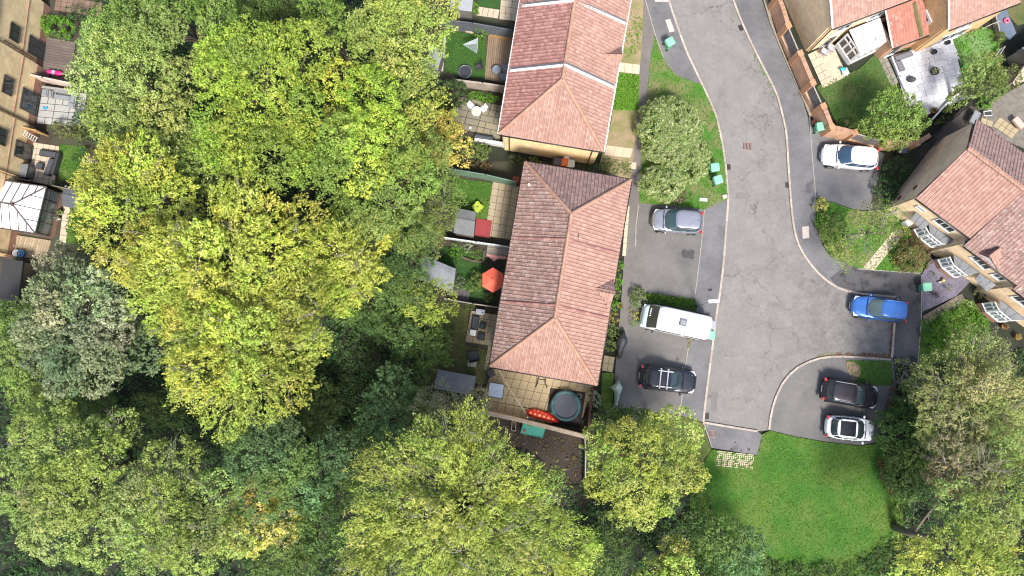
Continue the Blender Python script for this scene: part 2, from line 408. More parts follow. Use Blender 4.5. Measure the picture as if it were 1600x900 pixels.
def shrub(name, label, px, py, rpx, h, pal, size=.11, dens=16, k=10, rs=.17, cat='shrub', group=None, lobes_n=None, lobe_r=(.3, .5), base=0.0, clipped=False, aspect=.55, stem=True, ry=None, rot=0.0):
    c = P(px, py, base + h * .6); R = rpx * (H - h * .6) / F; RY = (ry or rpx) * (H - h * .6) / F
    t = thing(name, label, cat, (c.x, c.y, base), group=group)
    if clipped: lobes = [(c.x, c.y, base + h * .55, R, h * .5)]
    else:
        n = lobes_n or max(3, int(3 + R * 3)); lobes = [(c.x, c.y, base + h * .5, min(R, RY) * .7, h * .5)]
        for i in range(n * 2):
            a = R_.uniform(0, 6.283); d = math.sqrt(R_.uniform(.1, 1)) * .72; x, y = R * d * math.cos(a), RY * d * math.sin(a)
            r = min(R, RY) * R_.uniform(*lobe_r)
            lobes.append((c.x + x * math.cos(rot) - y * math.sin(rot), c.y + x * math.sin(rot) + y * math.cos(rot), base + max(r * .5, h * R_.uniform(.45, .8) - r * .3), r, min(r, h * .4)))
    cc, nn, li = lobe_sprays(lobes, dens, rs, -.35)
    a = sprays(cc, nn, rs, k, size, pal, aspect=aspect)
    link('foliage', leaf_mesh('foliage', *a, aspect=aspect), t)
    if stem:
        mb = MB()
        for l in lobes[:5]: limb(mb, (c.x, c.y, base), l[:3], .04, .015)
        mb.build('stem', BARK, t)
    return t

def in_poly(pts, poly):
    x, y = pts[:, 0], pts[:, 1]; ins = np.zeros(len(pts), bool); n = len(poly)
    for i in range(n):
        x1, y1 = poly[i][:2]; x2, y2 = poly[(i + 1) % n][:2]
        if y1 == y2: continue
        c = ((y1 > y) != (y2 > y)) & (x < (x2 - x1) * (y - y1) / (y2 - y1) + x1); ins ^= c
    return ins
def scatter(poly_px, per_m2, z=0.0):
    poly = W(poly_px, z); xs = [p.x for p in poly]; ys = [p.y for p in poly]
    n = int((max(xs) - min(xs)) * (max(ys) - min(ys)) * per_m2)
    p = np.column_stack([rng.uniform(min(xs), max(xs), n), rng.uniform(min(ys), max(ys), n)]); return p[in_poly(p, poly)]
def cover(name, poly_px, per_m2, h, pal, size, z=0.0, rs=.12, k=6, jitter=1.0, parent=None):
    """ground cover: small leaf tufts strewn over an area, h high"""
    p = scatter(poly_px, per_m2, z); n = len(p)
    f = .5 + .5 * np.sin(p[:, 0] * .9 + 2 * np.sin(p[:, 1] * .6)) * np.cos(p[:, 1] * .8)
    c = np.column_stack([p, z + h * (.25 + .75 * f) * rng.uniform(.2, 1, n)])
    up = np.tile([0, 0, 1.0], (n, 1))
    a = sprays(c, up, rs, k, size, pal)
    o = link(name, leaf_mesh(name, *a), parent); tag(o, kind='stuff'); return o
# ---------------------------------------------------------------- ground, road, pavements, lawns
SOIL = mat('soil', (.06, .045, .033), (.034, .027, .021), .9, .95, fine=20, bmp=.5, big=(.5, (.05, .055, .03)))
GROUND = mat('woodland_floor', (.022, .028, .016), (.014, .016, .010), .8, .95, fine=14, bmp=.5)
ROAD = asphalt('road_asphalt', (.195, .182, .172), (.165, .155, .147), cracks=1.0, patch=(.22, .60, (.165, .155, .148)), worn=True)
DRIVE = asphalt('drive_asphalt', (.145, .137, .132), (.112, .107, .104), patch=(.55, .66, (.055, .054, .056)))
FOOT = asphalt('pavement_asphalt', (.15, .147, .152), (.10, .098, .102), patch=(.5, .62, (.075, .073, .077)))
FOOTD = asphalt('dark_asphalt', (.085, .082, .085), (.055, .053, .056), patch=(.7, .53, (.028, .027, .028)))
PATHM = asphalt('path_asphalt', (.15, .135, .128), (.115, .105, .10))
KERB = mat('kerb_concrete', (.52, .45, .39), (.33, .27, .22), 3.5, .9, fine=30, rnd='object', rnd_c=(.27, .22, .18))
CONC = mat('concrete', (.46, .42, .36), (.34, .31, .27), 1.5, .9, fine=25)
GRASS = mat('lawn_green', (.048, .12, .012), (.032, .09, .010), 1.3, .95, fine=18, bmp=.6, big=(.35, (.10, .15, .03)))
ROUGHGRASS = mat('rough_grass', (.055, .165, .016), (.038, .12, .012), 1.0, .95, fine=15, bmp=.6, big=(.6, (.15, .15, .06)))
DRYGRASS = mat('dry_grass', (.22, .20, .09), (.13, .14, .05), 1.2, .95, fine=15, bmp=.6, big=(.8, (.27, .20, .13)))
TURF = mat('artificial_turf', (.03, .085, .012), (.02, .065, .010), 1.5, .95, fine=30, bmp=.4)
DULLGRASS = mat('dull_lawn', (.085, .105, .028), (.055, .075, .022), 1.3, .95, fine=18, bmp=.6, big=(.8, (.12, .11, .04)))

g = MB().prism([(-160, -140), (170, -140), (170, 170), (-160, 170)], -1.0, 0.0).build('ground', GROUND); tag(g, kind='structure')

K_LEFT = smooth([(1040, -30), (1045, 0), (1058, 39), (1072, 78), (1086, 108), (1097, 131), (1110, 159), (1120, 184), (1129, 226), (1134, 260), (1137, 297), (1138, 311), (1135, 353), (1131, 407), (1125, 458), (1120, 488), (1113, 545), (1106, 599), (1101.5, 636), (1099, 660)], 3)
K_BOT = [(1099, 660), (1140, 667), (1184, 674)]
K_RIGHT = smooth([(1136, -30), (1146, 0), (1159.6, 35), (1177, 73), (1193, 105), (1206, 130), (1215, 150), (1223.5, 182), (1229, 209), (1231.5, 250), (1235, 300), (1238, 335), (1242, 362), (1249, 385), (1261, 405), (1280, 428), (1304, 447), (1327, 455.5), (1355, 460), (1400, 464)], 3)
K_RIGHT2 = [(1403, 463.5), (1403, 471)]
K_SIDE = [(1398, 504), (1394, 559)]
K_CURVE = smooth([(1393, 562), (1340, 558), (1304, 557), (1280, 560), (1256, 569), (1239, 580), (1223, 599), (1212, 622), (1205, 647), (1202, 672)], 3)
road_poly = K_LEFT + K_BOT + [(1202, 672)] + K_CURVE[::-1] + [(1394, 559), (1398, 504), (1403, 471)] + K_RIGHT[::-1]
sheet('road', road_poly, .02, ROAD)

PAVE_OUT = [(1181, -30), (1190.6, 0), (1202, 35), (1218, 75), (1236, 115), (1254, 156), (1263, 185), (1268, 230), (1274.7, 310), (1275, 352), (1285, 383), (1297, 400), (1322, 413), (1346, 421), (1395, 425), (1439, 428), (1441, 488), (1434, 575), (1394, 565)]
sheet('pavement', K_RIGHT + [(1403, 471), (1398, 504), (1394, 562)] + PAVE_OUT[::-1], .12, FOOT)
sheet('pavement_dark', [(1322, 414), (1346, 421.5), (1395, 425.5), (1438.5, 428.5), (1440.5, 488), (1433.5, 574), (1395, 564), (1399, 504), (1404, 471), (1403, 463), (1355, 458.5), (1328, 453.5), (1306, 445), (1296, 435)], .126, FOOTD)
LEFT_OUT = [(1099, 660), (1060, 648), (1010, 643), (966, 637), (959, 640), (961, 580), (964, 547), (968, 500), (972, 450), (974, 420), (977, 370), (981, 320), (986, 270), (992, 220), (998, 160), (999, 114), (1003, 71), (1007, -30)]
kl = [p for p in K_LEFT]
sheet('driveway', kl + LEFT_OUT, .11, DRIVE)
PV = [(1100, 328), (1137, 312)] + [p for p in K_LEFT if p[1] > 312] + [(1063, 648), (1066, 616), (1070, 578), (1076, 540), (1082, 500), (1086, 459), (1092, 415), (1097, 371)]
sheet('pavement_strip', PV, .118, FOOT)
sheet('path', [(1007, -30), (1007, 0), (1003, 71), (999, 114), (998, 160), (992, 220), (986, 270), (981, 320), (977, 370), (972, 450), (966, 530), (981, 530), (985, 450), (992, 370), (998, 320), (1003, 250), (1010, 160), (1012, 133), (1016, 89), (1023.5, 53), (1006, 0), (1005.5, -30)][1:-2], .122, PATHM)
sheet('pavement_top', [(1009, -30), (1008, 0), (1023, 52), (1037, 90), (1045, 105), (1060, 118), (1096, 131), (1085, 108), (1071, 78), (1057, 39), (1044, 0), (1039, -30)], .124, FOOT)
sheet('driveway_right', [(1266, 185), (1284, 211), (1318, 219), (1365, 233), (1382, 240), (1372, 280), (1357, 328), (1335, 327), (1300, 315), (1275, 309), (1268, 230)], .128, FOOT)
sheet('driveway_lower', [(1393, 562)] + K_CURVE + [(1240, 681), (1290, 690), (1345, 696), (1372, 690), (1392, 640), (1400, 604), (1396, 562)], .11, DRIVE)
sheet('pavement_end', [(1099, 660), (1140, 667), (1184, 674), (1192, 681), (1183, 711), (1113, 700)], .115, FOOT)

def kerb(pts, name='kerb', wd=.15, z=.135, ln=.92, m=KERB, top=.0):
    """a run of kerb stones, each its own piece"""
    t = thing(name, None, None, P(*pts[0], 0), kind='structure')
    pp = W(pts, z); seg = [0]
    for a, b in zip(pp, pp[1:]): seg.append(seg[-1] + (b - a).length)
    n = max(1, round(seg[-1] / ln))
    def at(s):
        i = max(j for j in range(len(seg) - 1) if seg[j] <= s + 1e-6); u = (s - seg[i]) / max(1e-6, seg[i + 1] - seg[i]); return pp[i].lerp(pp[i + 1], u)
    for i in range(n):
        a, b = at(seg[-1] * i / n), at(min(seg[-1] - 1e-4, seg[-1] * (i + 1) / n)); d = b - a; L = d.length - .03
        if L < .05: continue
        mid = (a + b) / 2; mb = MB().box((mid.x, mid.y, z / 2 - .02), (L, wd, z + .04 + R_.uniform(-.004, .004)), math.atan2(d.y, d.x))
        mb.build('kerb_stone', m, t)
    return t
kerb([p for p in K_LEFT]); kerb(K_BOT); kerb(K_RIGHT); kerb([(1362, 462), (1403, 466), (1403, 471)][1:]); kerb(K_SIDE); kerb(K_CURVE)
EDGE = mat('edging_concrete', (.36, .33, .29), (.25, .23, .20), 2, .9)
for e in ([(1007, -5), (1023, 52), (1037, 90)], [(1100.6, 328), (1097, 371), (1092, 415), (1086.4, 459)], [(1076, 541), (1070, 578)], [(1066, 616), (1062, 646)], [(1265, 182), (1268, 230), (1274.7, 309)], [(1100, 663), (1113, 700)],
          [(1440, 430), (1440.5, 488), (1434, 572)], [(1340, 420), (1395, 424), (1438, 427)], [(998, 320), (994, 350), (993, 385)]):
    kerb(e, 'edging', .06, .14, .92, EDGE)

# lawns and verges
def lawn(name, pts, m, z=.14, grass=None, per=50, sz=.085, h=.05):
    o = sheet(name, pts, z, m)
    if grass: 
        c = cover('grass', pts, per, h, grass, sz, z, .06, 4)
    return o
VERGE = [(1023, 56), (1036, 90), (1045, 106), (1060, 119), (1096, 132), (1109, 159), (1119, 184), (1128, 226), (1133, 260), (1136, 297), (1137, 311), (1100, 327), (1066, 323), (999, 317), (1002, 250), (1010, 160), (1013, 133), (1017, 89)]
lawn('verge', VERGE, ROUGHGRASS, grass='bright', per=40, h=.07)
BIG = [(1192, 678), (1203, 673), (1240, 682), (1290, 691), (1345, 697), (1372, 692), (1392, 730), (1412, 775), (1410, 840), (1370, 900), (1260, 930), (1120, 930), (1080, 860), (1078, 760), (1112, 702), (1183, 712)]
lawn('lawn_meadow', BIG, mat('meadow', (.045, .135, .012), (.030, .10, .009), .9, .95, fine=14, bmp=.6, big=(.30, (.085, .14, .022))), grass='bright', per=80, sz=.065, h=.05)
lawn('lawn_corner', [(1322, 563), (1393, 564), (1397, 602), (1345, 602), (1331, 592)], GRASS, grass='lawn')
tag(MB().prism(W(smooth([(1323, 566), (1338, 568), (1345, 578), (1340, 592), (1332, 594), (1326, 582)], 4, True), .15), .1, .152).build('dirt_patch', mat('bare_earth', (.30, .20, .14), (.22, .15, .10), 3, .95, fine=30)), kind='structure')
lawn('lawn_front', [(972, -30), (1007, -30), (1003, 71), (999, 114), (998, 160), (992, 220), (988, 262), (983, 285), (960, 272), (935, 262), (955, 190), (968, 90)], DRYGRASS, grass=None)
cover('grass', [(985, 20), (1004, 20), (1001, 80), (972, 95), (974, 60)], 45, .06, 'bright', .09, .14, .06, 4)
cover('grass', [(963, 114), (998, 118), (997, 172), (955, 172)], 260, .16, 'bright', .11, .14, .09, 6)
cover('grass', [(940, 246), (988, 255), (984, 276), (935, 268)], 70, .10, 'olive', .10, .14, .08, 5)
lawn('lawn_strip', [(941, 582), (959, 583), (957, 640), (938, 640)], GRASS, grass='lawn')
lawn('lawn_divider', [(1008, 458), (1087, 467), (1089, 490), (1010, 482)], DULLGRASS, grass='lawn', per=90, h=.12)
sheet('soil_bed', [(936, 636), (966, 637), (1010, 643), (1060, 648), (1098, 661), (1112, 702), (1085, 760), (1000, 780), (905, 760), (905, 660)], .09, SOIL)
lawn('lawn_bottom', [(1000, 645), (1060, 649), (1098, 662), (1111, 702), (1085, 740), (1010, 700)], DULLGRASS, z=.10, grass='bright', per=40)
# right-hand gardens
lawn('lawn_garden', [(1278, 134), (1342, 108), (1370, 82), (1400, 130), (1420, 200), (1395, 228), (1330, 200), (1308, 196), (1292, 160), (1276, 137)], mat('garden_lawn', (.05, .115, .02), (.035, .085, .016), 1.2, .95, fine=20, bmp=.5, big=(.4, (.085, .105, .03))), z=.10, grass='lawn', per=35, h=.04)
sheet('hedge_bed', [(1372, 240), (1440, 228), (1400, 330), (1357, 330)], .10, mat('hedge_ground', (.05, .055, .03), (.035, .04, .02), 1, .95))
sheet('side_passage', [(1440, 228), (1515, 165), (1560, 170), (1540, 230), (1392, 328), (1385, 325)], .07, mat('passage', (.07, .06, .05), (.045, .04, .035), 1.5, .95))
lawn('front_garden', [(1275, 311), (1300, 316), (1335, 328), (1357, 330), (1400, 325), (1450, 400), (1440, 427), (1395, 424), (1346, 420), (1322, 412), (1298, 399), (1286, 382), (1276, 352)], ROUGHGRASS, z=.13, grass='bright', per=60, h=.06)
lawn('lawn_house', [(1437, 500), (1470, 485), (1500, 465), (1520, 470), (1545, 500), (1550, 530), (1490, 560), (1435, 576)], GRASS, z=.12, grass='lawn', per=90, h=.09)
sheet('slate_bed', [(1440, 430), (1452, 408), (1478, 395), (1520, 436), (1495, 462), (1442, 487)], .13, mat('slate_chips', (.17, .155, .20), (.09, .08, .11), 5, .8, fine=26, bmp=.9))
lawn('lawn_far', [(1488, 62), (1530, 40), (1558, 50), (1565, 100), (1510, 140), (1500, 98)], mat('far_lawn', (.09, .22, .03), (.07, .17, .025), .8, .95, fine=16, big=(.5, (.13, .22, .08))), z=.10, grass='lawn', per=40)
sheet('gravel_yard', [(1530, 170), (1600, 130), (1620, 240), (1560, 215)], .09, mat('yard_gravel', (.20, .18, .15), (.12, .105, .09), 3, .95, fine=22, bmp=.6))
sheet('lawn_edge', [(1560, 5), (1620, -10), (1620, 30), (1590, 40)], .08, DULLGRASS)
# verge of rubble along the brick garden wall
sheet('stone_margin', [(1190, -10), (1203, 35), (1219, 75), (1237, 115), (1255, 156), (1265, 182), (1271, 180), (1250, 143), (1232, 100), (1214, 56), (1204, 22), (1199, -10)], .125, mat('stone_margin', (.34, .28, .21), (.16, .14, .10), 7, .95, fine=30, bmp=.9))
# left and middle gardens: trodden earth below everything
sheet('garden_soil', [(655, 255), (705, 255), (830, 250), (990, 262), (975, 300), (820, 600), (660, 600), (640, 400)], .04, SOIL)
sheet('garden_earth', [(660, -20), (830, -20), (800, 225), (735, 225), (650, 130)], .04, SOIL)
sheet('yard_soil', [(690, 640), (925, 672), (925, 790), (780, 790)], .05, mat('dark_mulch', (.042, .030, .024), (.026, .02, .016), 1.2, .95, fine=18, bmp=.6))
sheet('terrace_yard', [(35, -30), (150, -30), (150, 470), (-20, 470), (-20, 300)], .04, SOIL)
lawn('lawn_small', [(707, 277), (769, 286), (763, 342), (706, 342)], GRASS, z=.08, grass='lawn', per=70)
lawn('lawn_shaded', [(675, 382), (762, 396), (755, 470), (700, 462), (672, 410)], TURF, z=.08, grass='under', per=60)
lawn('lawn_back', [(668, 472), (733, 482), (728, 540), (764, 548), (757, 600), (668, 592), (664, 520)], DULLGRASS, z=.08, grass='olive', per=25)
lawn('lawn_turf', [(697, 48), (740, 53), (750, 62), (760, 58), (758, 78), (768, 92), (765, 124), (720, 118), (695, 112)], TURF, z=.10, grass='lawn', per=80, sz=.06, h=.03)
lawn('lawn_top', [(747, -20), (784, -20), (781, 14), (746, 9)], TURF, z=.10)
lawn('lawn_left', [(92, 226), (135, 228), (150, 285), (92, 283)], GRASS, z=.08, grass='lawn', per=70)
lawn('lawn_shed', [(108, 325), (145, 330), (150, 382), (100, 380)], GRASS, z=.08, grass='lawn', per=50)
lawn('lawn_patio', [(133, 165), (160, 170), (160, 195), (130, 193)], GRASS, z=.08)

# ---------------------------------------------------------------- slabs laid one by one
def slabs(name, a, b, c, nu, nv, m, label=None, z=.10, gap=.03, jit=.0, stagger=0, kind='structure', base=None, skip=(), piece='slab', rndsize=False, holes=None):
    """a (corner), b (end of first edge), c (end of second edge) in pixels; nu x nv slabs"""
    A, B, D = P(*a, z), P(*b, z), P(*c, z); u, v = (B - A) / nu, (D - A) / nv
    t = thing(name, label, None, A, kind=kind)
    q = [A, B, B + D - A, D]; g = MB().prism([(p.x, p.y) for p in q], z - .12, z - .03).build('bedding', base or SOIL, t)
    me = None
    rot = math.atan2(u.y, u.x); shear = (v.x * u.x + v.y * u.y) / (u.length ** 2)
    e = MB(); U, V = u.length, v.length
    ud = u.normalized(); vl = Vector((v.dot(ud), v.dot(Vector((-ud.y, ud.x, 0)))))
    g2 = gap / 2
    def quad(w_, h_):
        p = [Vector((g2, g2 * (1 if vl.y > 0 else -1))), Vector((w_ * U - g2, g2 * (1 if vl.y > 0 else -1))), Vector((w_ * U - g2, 0)) + vl * h_ - Vector((0, g2 * (1 if vl.y > 0 else -1))), Vector((g2, 0)) + vl * h_ - Vector((0, g2 * (1 if vl.y > 0 else -1)))]
        return MB().prism(p, -.04, 0).mesh('slab', m)
    cache = {}
    for j in range(nv):
        i = 0
        while i < nu:
            w_ = 1
            if rndsize and i < nu - 1 and R_.random() < .35: w_ = 2
            if (i, j) not in skip:
                if w_ not in cache: cache[w_] = quad(w_, 1)
                o = bpy.data.objects.new(piece, cache[w_]); C.objects.link(o); o.parent = t
                off = (stagger * (j % 2)) if stagger else 0
                o.location = u * (i + off) + v * j + Vector((0, 0, R_.uniform(-.006, .006))); o.rotation_euler = (R_.uniform(-.006, .006), R_.uniform(-.006, .006), rot)
            i += w_
    return t
BEIGE = mat('beige_slab', (.42, .34, .22), (.33, .27, .18), 1.5, .9, fine=22, rnd='object', rnd_c=(.30, .25, .18))
YEL = mat('yellow_slab', (.47, .37, .21), (.38, .30, .17), 1.2, .9, fine=22, rnd='object', rnd_c=(.31, .25, .15), big=(.6, (.33, .27, .18)))
GREYSLAB = mat('grey_slab', (.24, .225, .18), (.17, .16, .125), 1.5, .9, fine=22, rnd='object', rnd_c=(.15, .145, .12), big=(.8, (.26, .22, .14)))
PALE = mat('pale_slab', (.40, .40, .38), (.31, .31, .30), 1.5, .85, fine=22, rnd='object', rnd_c=(.30, .30, .29))
CREAM = mat('cream_slab', (.55, .46, .34), (.45, .38, .28), 1.5, .9, fine=22, rnd='object', rnd_c=(.42, .35, .26))
WHITEP = mat('white_stone', (.80, .79, .78), (.58, .58, .59), 2.6, .7, fine=18, rnd='object', rnd_c=(.42, .43, .46), big=(2.0, (.55, .55, .58)))
slabs('patio', (770, 284), (811, 291), (757, 368), 4, 8, BEIGE, z=.09)
slabs('big_patio', (770, 573), (927, 602), (753, 624), 13, 4, YEL, z=.12)
slabs('big_patio', (753, 624), (867, 646), (749, 640), 9, 1, YEL, z=.125)
slabs('raised_patio', (736, 485), (778, 492), (727, 534), 4, 5, YEL, z=.16)
slabs('slab_path', (763, 538), (771, 540), (756, 578), 1, 4, BEIGE, z=.10)
slabs('crazy_patio', (716, 150), (789, 166), (702, 198), 7, 5, GREYSLAB, z=.10, rndsize=True, gap=.05)
slabs('crazy_patio', (745, 203), (783, 211), (742, 215), 4, 1, GREYSLAB, z=.10, gap=.05)
slabs('top_patio', (784, -20), (820, -16), (780, 30), 4, 5, CREAM, z=.09, rndsize=True)
slabs('top_patio', (747, 10), (781, 15), (744, 24), 4, 1, CREAM, z=.09)
slabs('grey_patio', (66, 140), (136, 146), (57, 193), 6, 5, PALE, z=.09, rndsize=True, gap=.05)
slabs('stepping_slabs', (132, 185), (143, 186), (130, 197), 1, 1, PALE, z=.10)
slabs('side_patio', (50, 222), (96, 229), (38, 284), 5, 7, CREAM, z=.08)
slabs('garden_path', (99, 322), (110, 324), (92, 378), 1, 5, CREAM, z=.09)
slabs('brown_patio', (88, -6), (160, 4), (84, 16), 8, 3, mat('brown_slab', (.26, .17, .12), (.17, .12, .09), 1.5, .9, rnd='object'), z=.09)
slabs('red_paving', (-20, 360), (22, 367), (-24, 384), 4, 2, mat('red_slab', (.40, .24, .17), (.28, .18, .13), 1.5, .9, rnd='object'), z=.09)
slabs('walled_patio', (1262, 85), (1300, 66), (1286, 138), 4, 5, CREAM, z=.11, rndsize=True)
slabs('walled_patio', (1300, 80), (1326, 118), (1280, 90), 3, 2, CREAM, z=.105)
slabs('side_path', (1369, 84), (1381, 79), (1392, 134), 2, 6, mat('side_slab', (.30, .27, .23), (.22, .20, .17), 1.5, .9, rnd='object'), z=.12)
slabs('white_patio', (1395, 86), (1488, 60), (1416, 168), 11, 9, WHITEP, z=.13, gap=.02, rndsize=True)
slabs('white_patio', (1488, 60), (1500, 92), (1468, 66), 3, 1, WHITEP, z=.125)
slabs('white_patio', (1432, 158), (1497, 130), (1448, 180), 6, 2, WHITEP, z=.128, gap=.02)
slabs('white_patio', (1432, 58), (1460, 52), (1436, 76), 4, 2, WHITEP, z=.127)
slabs('yellow_patio', (1562, 183), (1592, 203), (1551, 197), 4, 2, YEL, z=.12)
slabs('yellow_patio', (1534, 183), (1552, 190), (1532, 192), 2, 1, YEL, z=.12)
slabs('terrace_corner', (1570, 110), (1620, 88), (1585, 134), 4, 2, CREAM, z=.12)
slabs('front_path', (1348, 419), (1366, 422), (1398, 358), 3, 12, CREAM, z=.145, gap=.012)
slabs('paving', (1441, 494), (1447, 507), (1503, 458), 2, 9, mat('brown_flag', (.19, .155, .115), (.13, .11, .085), 1.5, .9, rnd='object'), z=.14)
slabs('doorstep', (965, 97), (1000, 101), (964, 112), 3, 1, CREAM, z=.15)
slabs('doorstep', (948, 227), (989, 232), (944, 242), 3, 1, CREAM, z=.15)
slabs('doorstep', (981, 252), (995, 254), (980, 263), 1, 1, CREAM, z=.16)
slabs('doorstep', (944, 555), (961, 558), (940, 579), 2, 2, YEL, z=.15)
slabs('wall_footing', (978, 322), (984, 322), (972, 400), 1, 8, CREAM, z=.13)
slabs('service_cover', (1039, 31), (1047.5, 29), (1046, 51), 1, 1, mat('pale_cover', (.48, .42, .38), (.40, .35, .32), 3, .9), z=.132)
slabs('service_cover', (1022, -6), (1046, -6), (1023, 3), 2, 1, mat('pale_cover', (.4,) * 3), z=.134)
slabs('service_cover', (1253, 354), (1264, 353), (1254, 373), 1, 1, mat('pale_cover', (.4,) * 3), z=.134)

# grass paver grid by the turning head
mb = MB(); A, B, D = P(1122, 705, .175), P(1178, 711, .175), P(1119, 727, .175); u, v = (B - A) / 18, (D - A) / 7
for i in range(19):
    for j in range(8):
        if R_.random() < (.25 if i < 3 or i > 15 else .12) + j * .03: continue
        p = A + u * i + v * j; rz = math.atan2(u.y, u.x)
        if i < 18: mb.box(p + u / 2 + Vector((0, 0, -.02)), (u.length, .05, .06), rz)
        if j < 7: mb.box(p + v / 2 + Vector((0, 0, -.02)), (.05, v.length, .056), rz)
o = mb.build('grass_paver_grid', CREAM); tag(o, kind='stuff')
# timber grid of covers and drains in the road
IRON = mat('cast_iron', (.055, .045, .042), (.035, .03, .03), 6, .8, rnd=None)
def drain(px, py, wx, wy, rz, label, m=IRON, name='drain_cover', z=.021, cat='drain'):
    c = P(px, py, z); t = thing(name, label, cat, c, rz, group='iron covers in the road')
    sx, sy = wx / 20, wy / 20
    MB().box((0, 0, .0), (sx, sy, .012)).build('frame', m, t, local=True)
    mb = MB(); n = 6
    for i in range(n): mb.box((-sx / 2 + sx * (i + .5) / n, 0, .010), (sx / n * .45, sy * .84, .012))
    mb.build('grate', flat('dark_iron', (.02, .02, .02), .7), t, local=True)
PINKC = mat('pink_cover', (.30, .20, .18), (.24, .17, .155), 5, .9)
for q_ in ([(1123, 353), (1132, 354), (1131, 371), (1122, 370)], [(1060, 120), (1075, 122), (1088, 131), (1070, 130)]): tag(MB().prism(W(q_, .12), .1, .1215).build('tarmac_patch', asphalt('patch_tar', (.13, .122, .12), (.10, .095, .094))), kind='structure')
for q_ in ([(1150, 300), (1172, 303), (1170, 312), (1149, 309)], [(1200, 470), (1226, 474), (1224, 482), (1198, 479)], [(1112, 612), (1122, 613), (1119, 645), (1109, 643)]): tag(MB().prism(W(q_, .02), .0, .0235).build('tarmac_patch', asphalt('patch_tar2', (.165, .155, .148), (.14, .132, .127))), kind='structure')
drain(1157.5, 43.5, 7, 10, .35, 'rusty drain cover against the kerb near the top of the road')
drain(1138.5, 261, 6, 9, 0, 'dark drain grate against the left kerb beside the green bins')
drain(1230.5, 289, 7, 9, 0, 'dark drain grate against the right kerb opposite the bins')
drain(1104.5, 650, 6, 10, 0, 'dark drain grate in the bottom left corner of the turning head')
drain(1167.5, 228.5, 14, 13, -.1, 'square pinkish manhole cover in the middle of the road', PINKC, 'manhole_cover', cat='manhole cover')
drain(1113, 678, 11, 11, -.1, 'small reddish manhole cover in the end pavement', PINKC, 'manhole_cover', .117, 'manhole cover')
drain(1109.5, 453, 6, 4, 0, 'tiny iron cover in the pavement above the street lamp', IRON, 'manhole_cover', .12, 'manhole cover')
mb = MB().cyl(P(1001, 640.5, .10), .27, .03, 20); o = mb.build('manhole_cover', PINKC); tag(o, 'round pinkish manhole cover at the lower edge of the black car\'s drive', 'manhole cover')
OIL = mat('oil_stain', (.035, .034, .034), (.06, .058, .058), 3, .7)
for i, (px, py, r) in enumerate([(1076, 397, 13), (1222, 686, 0)]):
    if r: tag(MB().prism(W(smooth([(px + r * R_.uniform(.45, 1) * math.cos(a), py + r * R_.uniform(.4, .9) * math.sin(a)) for a in [k * .57 for k in range(11)]], 3, True), .118), .1, .1155).build('oil_stain', OIL), kind='structure')
for px, py, r in ((1143, 703, 3), (1149, 691, 2), (1170, 702, 3.4), (1158, 704, 2)):
    tag(MB().prism(W(smooth([(px + r * R_.uniform(.6, 1) * math.cos(a), py + r * R_.uniform(.6, 1) * math.sin(a)) for a in [k * .9 for k in range(7)]], 2, True), .117), .1, .1165).build('tar_spot', OIL), kind='structure')

# ---------------------------------------------------------------- roofs and houses
TILE_P = mat('tile_pink', (.40, .245, .195), (.33, .19, .15), 1.0, .85, fine=20, rnd='island', rnd_c=(.25, .135, .105), spots=.05, spot_c=(.5, .42, .36))
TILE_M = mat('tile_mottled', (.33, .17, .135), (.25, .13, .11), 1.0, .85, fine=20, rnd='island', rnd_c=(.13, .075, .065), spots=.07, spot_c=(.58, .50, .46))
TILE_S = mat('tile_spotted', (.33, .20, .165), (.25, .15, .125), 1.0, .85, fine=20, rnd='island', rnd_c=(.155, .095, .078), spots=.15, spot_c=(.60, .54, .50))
TILE_R = mat('tile_red', (.40, .215, .18), (.33, .17, .14), 1.0, .85, fine=20, rnd='island', rnd_c=(.19, .075, .07), spots=.05, spot_c=(.58, .45, .4))
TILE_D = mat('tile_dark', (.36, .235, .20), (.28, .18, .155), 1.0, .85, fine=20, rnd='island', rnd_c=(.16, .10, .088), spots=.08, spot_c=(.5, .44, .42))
RIDGE = mat('ridge_tile', (.42, .26, .18), (.34, .20, .14), 1.5, .9, fine=20, rnd='island', rnd_c=(.30, .16, .11))
UNDER = flat('roof_felt', (.08, .045, .04), .9)
BUFF = brick('buff_brick', (.88, .66, .36), (.78, .55, .28), (.66, .55, .38))
SANDB = brick('sand_brick', (.70, .54, .37), (.60, .45, .30), (.48, .42, .33))
ORANGE = brick('orange_brick', (.55, .29, .155), (.43, .20, .11), (.45, .38, .30))
REDB = brick('red_brick', (.36, .16, .11), (.27, .12, .085), (.33, .28, .23))
WHITE = flat('white_upvc', (.80, .80, .79), .35)
BLACKP = flat('black_pipe', (.025, .022, .022), .5)
GLASS = flat('window_glass', (.035, .045, .05), .06, spec=.8)
PALEGL = flat('pale_glass', (.33, .37, .39), .1, spec=.8)
GREYROOF = mat('grey_slate', (.20, .205, .215), (.15, .155, .165), 1.5, .8, fine=18)

